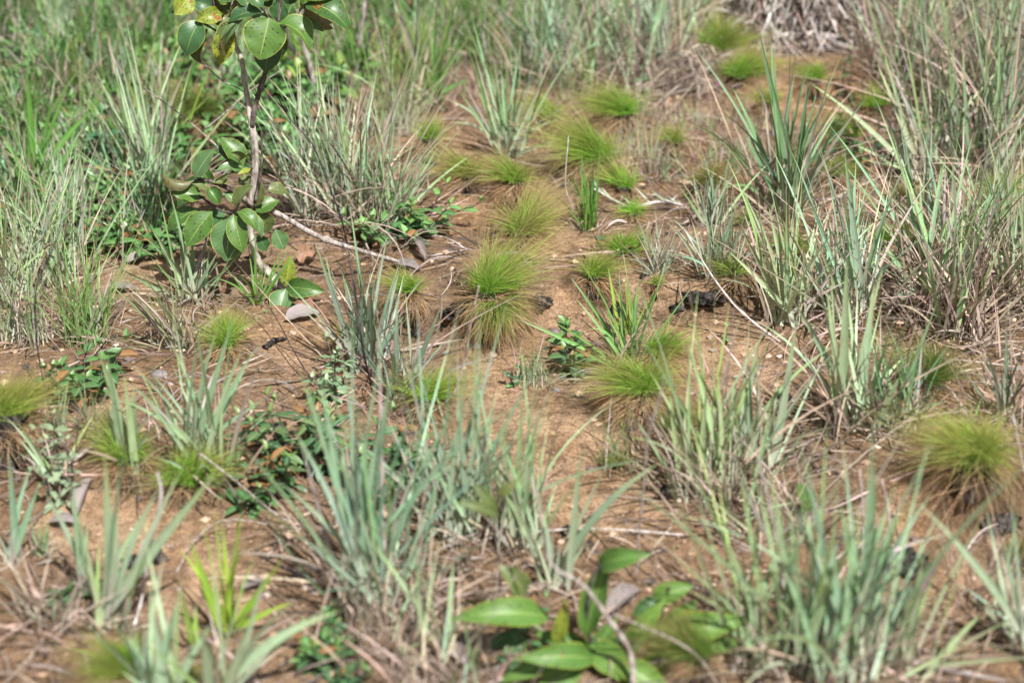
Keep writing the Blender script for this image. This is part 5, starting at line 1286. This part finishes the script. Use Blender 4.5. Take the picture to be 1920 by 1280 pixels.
# ------------------------------------------------------------------ dead leaves, stones, charred wood
for lab, x0, y0, x1, y1, wd, mt, kw in [
   ("curled brown dead leaf caught in grass right of the bush", 668, 405, 650, 368, 22, M_DEAD, dict(bend=.4, curl=.6, lift=.05)),
   ("reddish brown dead leaf on the soil behind the sprout leaves", 548, 572, 590, 586, 34, M_DEAD, dict(bend=.3)),
   ("dark red crumpled dead leaf beside the trunk foot", 560, 500, 590, 490, 44, M_DEAD, dict(bend=.4, curl=.5, wavy=.1)),
   ("orange-brown dead leaf hanging under the largest bush leaf", 418, 555, 414, 500, 16, M_DEAD, dict(bend=.1, lift=.0)),
   ("grey dead leaf on the soil under the sprout, right of the trunk", 532, 606, 600, 594, 40, M_DEADG, dict(bend=.25)),
   ("flat grey dead leaf left of the trunk under the low branches", 235, 497, 282, 486, 26, M_DEADG, dict(bend=.2)),
   ("grey dead leaf beside the flat one under the low branches", 352, 515, 392, 508, 26, M_DEADG, dict(bend=.3)),
   ("long grey dead leaf lying along the upper left bare patch", 200, 545, 262, 548, 22, M_DEADG, dict(bend=.15)),
   ("pinkish dead leaf curled in front of the dark stone, bottom centre", 830, 1225, 880, 1262, 42, M_DEADG, dict(bend=.4, curl=.5)),
   ("large pinkish dead leaf behind the broad-leaved plant", 1135, 1160, 1200, 1115, 46, M_DEADG, dict(bend=.3, curl=.4)),
   ("brown dead leaf pair on the soil at the foot of the dark clump, right", 1755, 745, 1800, 740, 22, M_DEAD, dict(bend=.3)),
   ("grey-brown curled leaf on the lower left soil edge", 140, 985, 175, 905, 30, M_DEADG, dict(bend=.4, curl=.5)),
   ("purple-grey dead leaf beneath the left pair of tufts", 90, 985, 150, 990, 28, M_DEADG, dict(bend=.3, curl=.3)),
   ("grey dead leaf strip hanging by the fallen branch end", 800, 495, 775, 462, 20, M_DEADG, dict(bend=.4, curl=.5)),
   ("wide grey dead leaf under the fallen branch end", 735, 500, 790, 512, 26, M_DEADG, dict(bend=.2)),
   ("greenish yellow leaf standing in straw, lower right of centre", 1520, 960, 1495, 905, 40, M_LEAF, dict(bend=.2, lift=.03)),
   ("dead leaf on dark litter under the yellow-green blades, lower left", 450, 1110, 500, 1095, 30, M_DEADG, dict(bend=.3)),
   ("pale dead leaf scrap at the bottom, left of the broad-leaved plant", 815, 1200, 845, 1225, 26, M_DEAD, dict(bend=.3)),
   ]:
    kw = dict(kw); lf = kw.pop('lift', None)
    if lf is not None:
        y_ = G((x0 + x1) / 2, max(y0, y1) + 4)[1]
        p0, p1 = V(x0, y0, y_), V(x1, y1, y_)
    else:
        p0, p1 = G(x0, y0), G(x1, y1); p0[2] += .006; p1[2] += .008
        kw['nrm'] = [0, -.2, 1]
    o = leaf(None, p0, p1, wd * mpp(p0), mt, name='dead_leaf' if mt is not M_LEAF else 'green_leaf', **kw)
    tag(o, lab, 'leaf')

GC = 'charred lumps and stones'
for lab, x, y, w_, h_, mt, nm, ct in [
   ("black charcoal ball at the near end of the bare path", 1065, 1000, 44, 40, M_CHAR, 'charcoal_lump', 'charcoal'),
   ("small charcoal crumb right of the charcoal ball", 1105, 1020, 22, 14, M_CHAR, 'charcoal_lump', 'charcoal'),
   ("left charred lump behind the tall lower left blades", 248, 1060, 50, 62, M_CHAR, 'charred_stump', 'stump'),
   ("right charred lump behind the tall lower left blades", 297, 1050, 40, 60, M_CHAR, 'charred_stump', 'stump'),
   ("black burnt hole rim in the soil right of the stiff clump", 1468, 748, 60, 36, M_CHAR, 'charred_stump', 'stump'),
   ("big charred mound behind the bottom right blades", 1690, 1065, 120, 100, M_CHAR, 'charred_stump', 'stump'),
   ("charred stem base beside the big yellow tuft, toward the right edge", 1870, 965, 100, 60, M_CHAR, 'charred_stump', 'stump'),
   ("dark charcoal lump under the shaded tuft right of the bare path", 1250, 925, 46, 36, M_CHAR, 'charcoal_lump', 'charcoal'),
   ("small black charcoal ball left of the tiny stump tuft", 1208, 522, 24, 16, M_CHAR, 'charcoal_lump', 'charcoal'),
   ("charred ridge under the white dead stem's upper part", 1320, 572, 90, 26, M_CHAR, 'charred_stump', 'stump'),
   ("dark charred lump right of the tiny stump tuft", 1270, 585, 34, 30, M_CHAR, 'charred_stump', 'stump'),
   ("dark charred bank left of the tiny stump tuft", 1165, 583, 60, 40, M_CHAR, 'charred_stump', 'stump'),
   ("grey bumpy stone among straw at the bottom centre", 882, 1205, 60, 36, M_SLATE, 'stone', 'stone'),
   ("dark charred mass under the left of the central tussock", 860, 610, 80, 30, M_CHAR, 'charred_stump', 'stump'),
   ("dark charred mass under the right of the central tussock", 1010, 590, 60, 34, M_CHAR, 'charred_stump', 'stump'),
   ("pointed charred stub below the round tuft left of the tussock", 778, 630, 26, 46, M_CHAR, 'charred_stump', 'stump'),
   ("charred stump end under the brownish left-swept tuft", 882, 362, 50, 26, M_CHAR, 'charred_stump', 'stump'),
   ("charred stump end under the green and straw tuft", 985, 390, 40, 24, M_CHAR, 'charred_stump', 'stump'),
   ("flat grey stone on the left soil under the dry fan", 298, 702, 34, 14, M_SLATE, 'stone', 'stone'),
   ("flat dark pebble on the soil at the left, below the herb patch", 190, 812, 26, 9, M_SLATE, 'stone', 'stone'),
   ("pale tan pebble near the charcoal twig", 548, 625, 16, 9, M_STONE, 'stone', 'stone'),
   ("small pale pebble below the fine pale tuft", 437, 722, 14, 8, M_STONE, 'stone', 'stone'),
   ("light pebble in front of the herb by the bare path", 1043, 732, 16, 12, M_SLATE, 'stone', 'stone'),
   ("tan pebble right of the pebbly soil by the stiff clump", 1473, 680, 14, 8, M_STONE, 'stone', 'stone'),
   ("reddish pebble just below the tan pebble by the stiff clump", 1476, 710, 14, 8, M_STONE, 'stone', 'stone'),
   ]:
    tag(lump(lab, x, y, w_, h_, mt, nm, ct, rough=.7 if mt is M_CHAR else .25), lab, ct)

# bleached heaps of dead leaves round old stems along the top edge
def leaf_heap(label, px, py, half_w, hgt, N, seed, c1, wid=(.004, .011)):
    Bh = G(px, py); Bh = Bh + np.array([0, .10, 0]); Bh[2] = gz(Bh[0], Bh[1])
    r = np.random.default_rng(seed)
    heap = empty('dead_leaf_heap', Bh, label, 'dead leaf heap')
    a = r.random(N) * 6.283; q = np.sqrt(r.random(N))
    x = q * np.cos(a) * half_w; y = q * np.sin(a) * .12
    z = hgt * (1 - q ** 1.5) * r.uniform(.3, 1.15, N) + .02 + .03 * vnoise(x * 30, y * 30, seed)
    P0 = Bh + np.stack([x, y, z], 1)
    az = a + r.normal(size=N) * 1.6
    out = dirs(az, r.normal(size=N) * .5)
    L = r.uniform(.04, .13, N)
    P1 = P0 + out * (L * .5)[:, None]
    P2 = P1 + out * (L * .2)[:, None] + np.stack([r.normal(size=N) * .03, r.normal(size=N) * .03, -L * r.uniform(.1, .9, N)], 1)
    for P in (P1, P2): P[:, 2] = np.maximum(P[:, 2], height(P[:, 0], P[:, 1]) + .004)
    c = blend(tone(c1, N, .2, .03, r=r), tone((.2, .15, .12), N, .3, r=r), (r.random((N, 1)) < .35) * 1.0)
    v, q_, cc, u = ribbons(P0, P1, P2, r.uniform(wid[0], wid[1], N), [c * .8, c, c], 7, 3, .35, None, .2, 1.6, 2, r)
    mesh('dead_leaves', v, q_, M_DRY, heap, cc, u)
    v, q_, t, _ = tube([Bh - [0, 0, .01], Bh + [0, .02, hgt * .5], Bh + [0, .02, hgt * .85]], [half_w * .3, half_w * .25, half_w * .08], 12, 4, .25, r)
    mesh('old_stem', v, q_, M_CHAR, heap, tris=t)
leaf_heap("large heap of bleached dead leaves along the top edge, right of the yellow-green tuft", 1500, 92, .19, .3, 2600, 77, (.5, .45, .42), (.004, .012))
leaf_heap("lower brownish heap of dead leaves under the olive tuft at the top edge", 1715, 88, .2, .16, 1500, 78, (.5, .4, .34), (.003, .007))
leaf_heap("small heap of grey straw at the foot of the wide yellow-green top tuft", 1300, 175, .1, .05, 500, 79, (.46, .38, .32), (.002, .005))

r = np.random.default_rng(123)
for i, (x, y, w_, mt, lab) in enumerate([
   (1440, 668, 15, M_STONE, "tan pebble in the pebble patch right of the pale seedling"), (1425, 690, 12, M_SLATE, "grey pebble in the pebble patch right of the pale seedling"),
   (1402, 700, 16, M_SLATE, "dark pebble at the lower left of the pebble patch"), (1455, 722, 13, M_STONE, "small tan pebble at the bottom of the pebble patch"),
   (892, 650, 22, M_SLATE, "dark flat stone at the foot of the central tussock"), (922, 666, 20, M_STONE, "pinkish flat stone below the central tussock"),
   (835, 662, 14, M_SLATE, "grey pebble left of the flat stone below the central tussock"), (870, 690, 12, M_STONE, "pale pebble on the upper end of the bare path"),
   (1040, 622, 16, M_SLATE, "dark crumb of stone left of the herb sprout"), (505, 640, 14, M_STONE, "pale pebble above the charcoal twig"),
   (320, 720, 16, M_STONE, "tan pebble right of the flat grey stone on the left soil"), (150, 800, 14, M_SLATE, "small dark pebble on the left soil"),
   (640, 690, 13, M_STONE, "tan pebble in front of the dried tuft"), (1830, 1120, 18, M_SLATE, "grey pebble on the bottom right soil"), (1760, 1150, 14, M_STONE, "tan pebble on the bottom right soil"),
   (560, 1080, 24, M_SLATE, "dark stone among litter at the lower left"), (590, 1110, 18, M_SLATE, "smaller dark stone beside the one among the litter"), (1010, 880, 13, M_STONE, "pale pebble on the near part of the bare path")]):
    lump(lab, x, y, w_, w_ * .6, mt, 'stone', 'stone', 'pebbles on the soil', rough=.3)
# tiny seedlings dotted over the bare soil
for i, (x, y, lab) in enumerate([(1135, 950, "tiny seedling on the bare path right of the charcoal ball"), (1270, 1030, "tiny seedling on the soil behind the broad leaves"), (1025, 945, "tiny seedling left of the charcoal ball"),
   (1040, 875, "tiny seedling on the near part of the bare path"), (1425, 630, "tiny seedling at the foot of the white dead stem"), (1290, 610, "tiny seedling below the burnt edge"), (870, 625, "tiny seedling under the left of the central tussock"),
   (1805, 1235, "tiny seedling on the bottom right soil"), (1540, 1245, "tiny seedling at the bottom among foreground blades"), (1830, 1080, "tiny seedling below the big yellow tuft"), (497, 588, "tiny seedling left of the sprout leaves")]):
    herb(lab, x, y, 12, stems=1, pairs=1, leaf=11, spread=.1, base=1, lw=.4, col=(.15, .34, .08), coly=(.2, .4, .1), red=0, group='tiny seedlings on the bare soil')
# flowers
def flower(lab, x, y, stem_px, col, sz, nm='wild_flower', n=5):
    B = G(x, y + stem_px); s = mpp(B); r = np.random.default_rng(int(x))
    root = empty(nm, B, lab, 'flower')
    Tp = V(x, y, B[1])
    v, q, t, _ = tube([B, (B + Tp) / 2 + [.004, 0, 0], Tp], [.0011, .0008], 5, 4, .05, r)
    mesh('stem', v, q, M_BARKD, root, tris=t)
    a = np.arange(n) * 6.283 / n + r.random(n) * .3
    P0 = np.repeat(Tp[None], n, 0); d = dirs(a, np.full(n, .5)); L = sz * s * .55
    P1 = P0 + d * L * .5 + [0, 0, L * .2]; P2 = P0 + d * L
    c = tone(col, n, .05, .02, r=r)
    v, q, c, u = ribbons(P0, P1, P2, np.full(n, L * .8), [c, c], 5, 3, .1, np.repeat(np.array([[0, -.3, 1.]]), n, 0), .3, 0, 3, r, lambda t: np.sin(np.pi * np.clip(t, 0, 1) ** .8) ** .6 + .05)
    mesh('petals', v, q, M_PETAL, root, c, u)
flower("white five-petalled flower behind the bush, larger of the two left of its trunk", 361, 222, 40, (.8, .74, .8), 14)
flower("smaller pinkish flower bud just left of the larger white flower", 354, 231, 34, (.75, .62, .72), 9)
flower("pale flower dot close to the bush trunk, left side", 452, 274, 40, (.8, .72, .78), 8)
flower("white flower in the top centre growth", 1018, 104, 30, (.85, .82, .88), 14)
flower("white flower beside the leafy seedling, top right of centre", 1196, 160, 20, (.85, .82, .85), 10)
flower("pale flower in the grass at the top, left of the tall silvery clump", 888, 62, 30, (.8, .8, .85), 12)
flower("tiny purple flower by the reddish dead leaf", 590, 553, 20, (.35, .04, .3), 6)
flower("tiny purple flower in the dark clump at the right", 1822, 705, 26, (.3, .1, .3), 7)
flower("magenta flower dot below the small top tuft", 1348, 160, 16, (.45, .05, .35), 8)

# ------------------------------------------------------------------ stuff: gravel, straw litter, far ground cover
r = np.random.default_rng(99)
N = 19000
gyy = 1.9 + (6.2 - 1.9) * r.random(N) ** 1.3
gxx = (r.random(N) * 2 - 1) * (gyy * .33 + .35)
den = fbm(gxx * 3, gyy * 3, 3, 55) + r.normal(size=N) * .25
keep = den > -.12
gxx, gyy = gxx[keep], gyy[keep]; N = len(gxx)
sz = .0009 + .0075 * r.random(N) ** 7
ico_v = np.array([[1, 0, 0], [-1, 0, 0], [0, 1, 0], [0, -1, 0], [0, 0, 1], [0, 0, -1], [.6, .6, .5], [-.6, .6, .5], [-.6, -.6, .5], [.6, -.6, .5]], float)
ico_t = np.array([[0, 6, 4], [6, 2, 4], [2, 7, 4], [7, 1, 4], [1, 8, 4], [8, 3, 4], [3, 9, 4], [9, 0, 4], [0, 2, 6], [2, 1, 7], [1, 3, 8], [3, 0, 9], [2, 0, 5], [1, 2, 5], [3, 1, 5], [0, 3, 5]])
vv = ico_v[None] * (1 + .3 * r.normal(size=(N, 10, 3)) * .6) * sz[:, None, None] * r.uniform(.7, 1.5, (N, 1, 3)) * np.array([1, 1, .75])
vv[..., 0] += gxx[:, None]; vv[..., 1] += gyy[:, None]; vv[..., 2] += (height(gxx, gyy) + sz * .2)[:, None]
tt_ = (ico_t[None] + (np.arange(N) * 10)[:, None, None]).reshape(-1, 3)
pal = np.array([(.5, .36, .25), (.42, .27, .18), (.3, .22, .18), (.16, .12, .11), (.06, .05, .05), (.55, .45, .38)])
cc = np.repeat(pal[r.choice(6, N, p=[.34, .26, .16, .1, .06, .08])][:, None], 10, 1).reshape(-1, 3)
o = mesh('gravel', vv.reshape(-1, 3), None, M_GRAVEL, None, cc, tris=tt_)
for p in o.data.polygons: p.use_smooth = False
tag(o, "small tan and dark grit scattered over the sandy soil", 'gravel', kind='stuff')

def litter(N, name, label, kind_cols, ymin, ymax, lmin, lmax, wmin, wmax, seed, keepf, upright=.1):
    r = np.random.default_rng(seed)
    y = ymin + (ymax - ymin) * r.random(N)
    x = (r.random(N) * 2 - 1) * (y * .33 + .3)
    dn = fbm(x * 4, y * 4, 3, seed) * .6 + .5 - bareness(x, y) * 1.1
    k = r.random(N) < dn * keepf * np.where((y > 4.2) & (x < .2), .45, 1)
    x, y = x[k], y[k]; N = len(x)
    a = r.random(N) * 6.283; L = r.uniform(lmin, lmax, N)
    P0 = np.stack([x, y, height(x, y) + .003 + .012 * r.random(N)], 1)
    el = np.abs(r.normal(size=N)) * upright
    d = dirs(a, el)
    P1 = P0 + d * (L * .5)[:, None] + r.normal(size=(N, 3)) * (L * .08)[:, None]
    P2 = P0 + dirs(a + r.normal(size=N) * .4, el * .3) * L[:, None]
    for P in (P1, P2): P[:, 2] = np.maximum(P[:, 2], height(P[:, 0], P[:, 1]) + .003)
    cs = np.array(kind_cols)[r.integers(0, len(kind_cols), N)] * r.uniform(.7, 1.2, (N, 1))
    v, q, c, u = ribbons(P0, P1, P2, r.uniform(wmin, wmax, N), [cs, cs], 5, 2, 0, None, .1, 1, 2, r)
    o = mesh(name, v, q, M_DRY, None, c, u)
    tag(o, label, 'litter', kind='stuff')
SC = [(.38, .3, .26), (.44, .38, .35), (.3, .21, .16), (.42, .33, .26), (.28, .24, .23), (.18, .13, .11), (.1, .08, .07)]
litter(17000, 'straw_litter', "grey and tan straw strewn between the grass clumps", SC, 1.9, 6.0, .03, .14, .0012, .0038, 31, .9, .14)
litter(8000, 'dead_blade_litter', "broader bleached dead blades lying in tangles on the soil", SC, 1.9, 6.0, .05, .16, .003, .0062, 32, .55, .22)
litter(6000, 'leaf_crumb_litter', "dark crumbs of leaf and bark on the soil", [(.12, .09, .08), (.05, .045, .045), (.2, .16, .14)], 1.9, 6.0, .006, .025, .003, .009, 33, .7, .1)
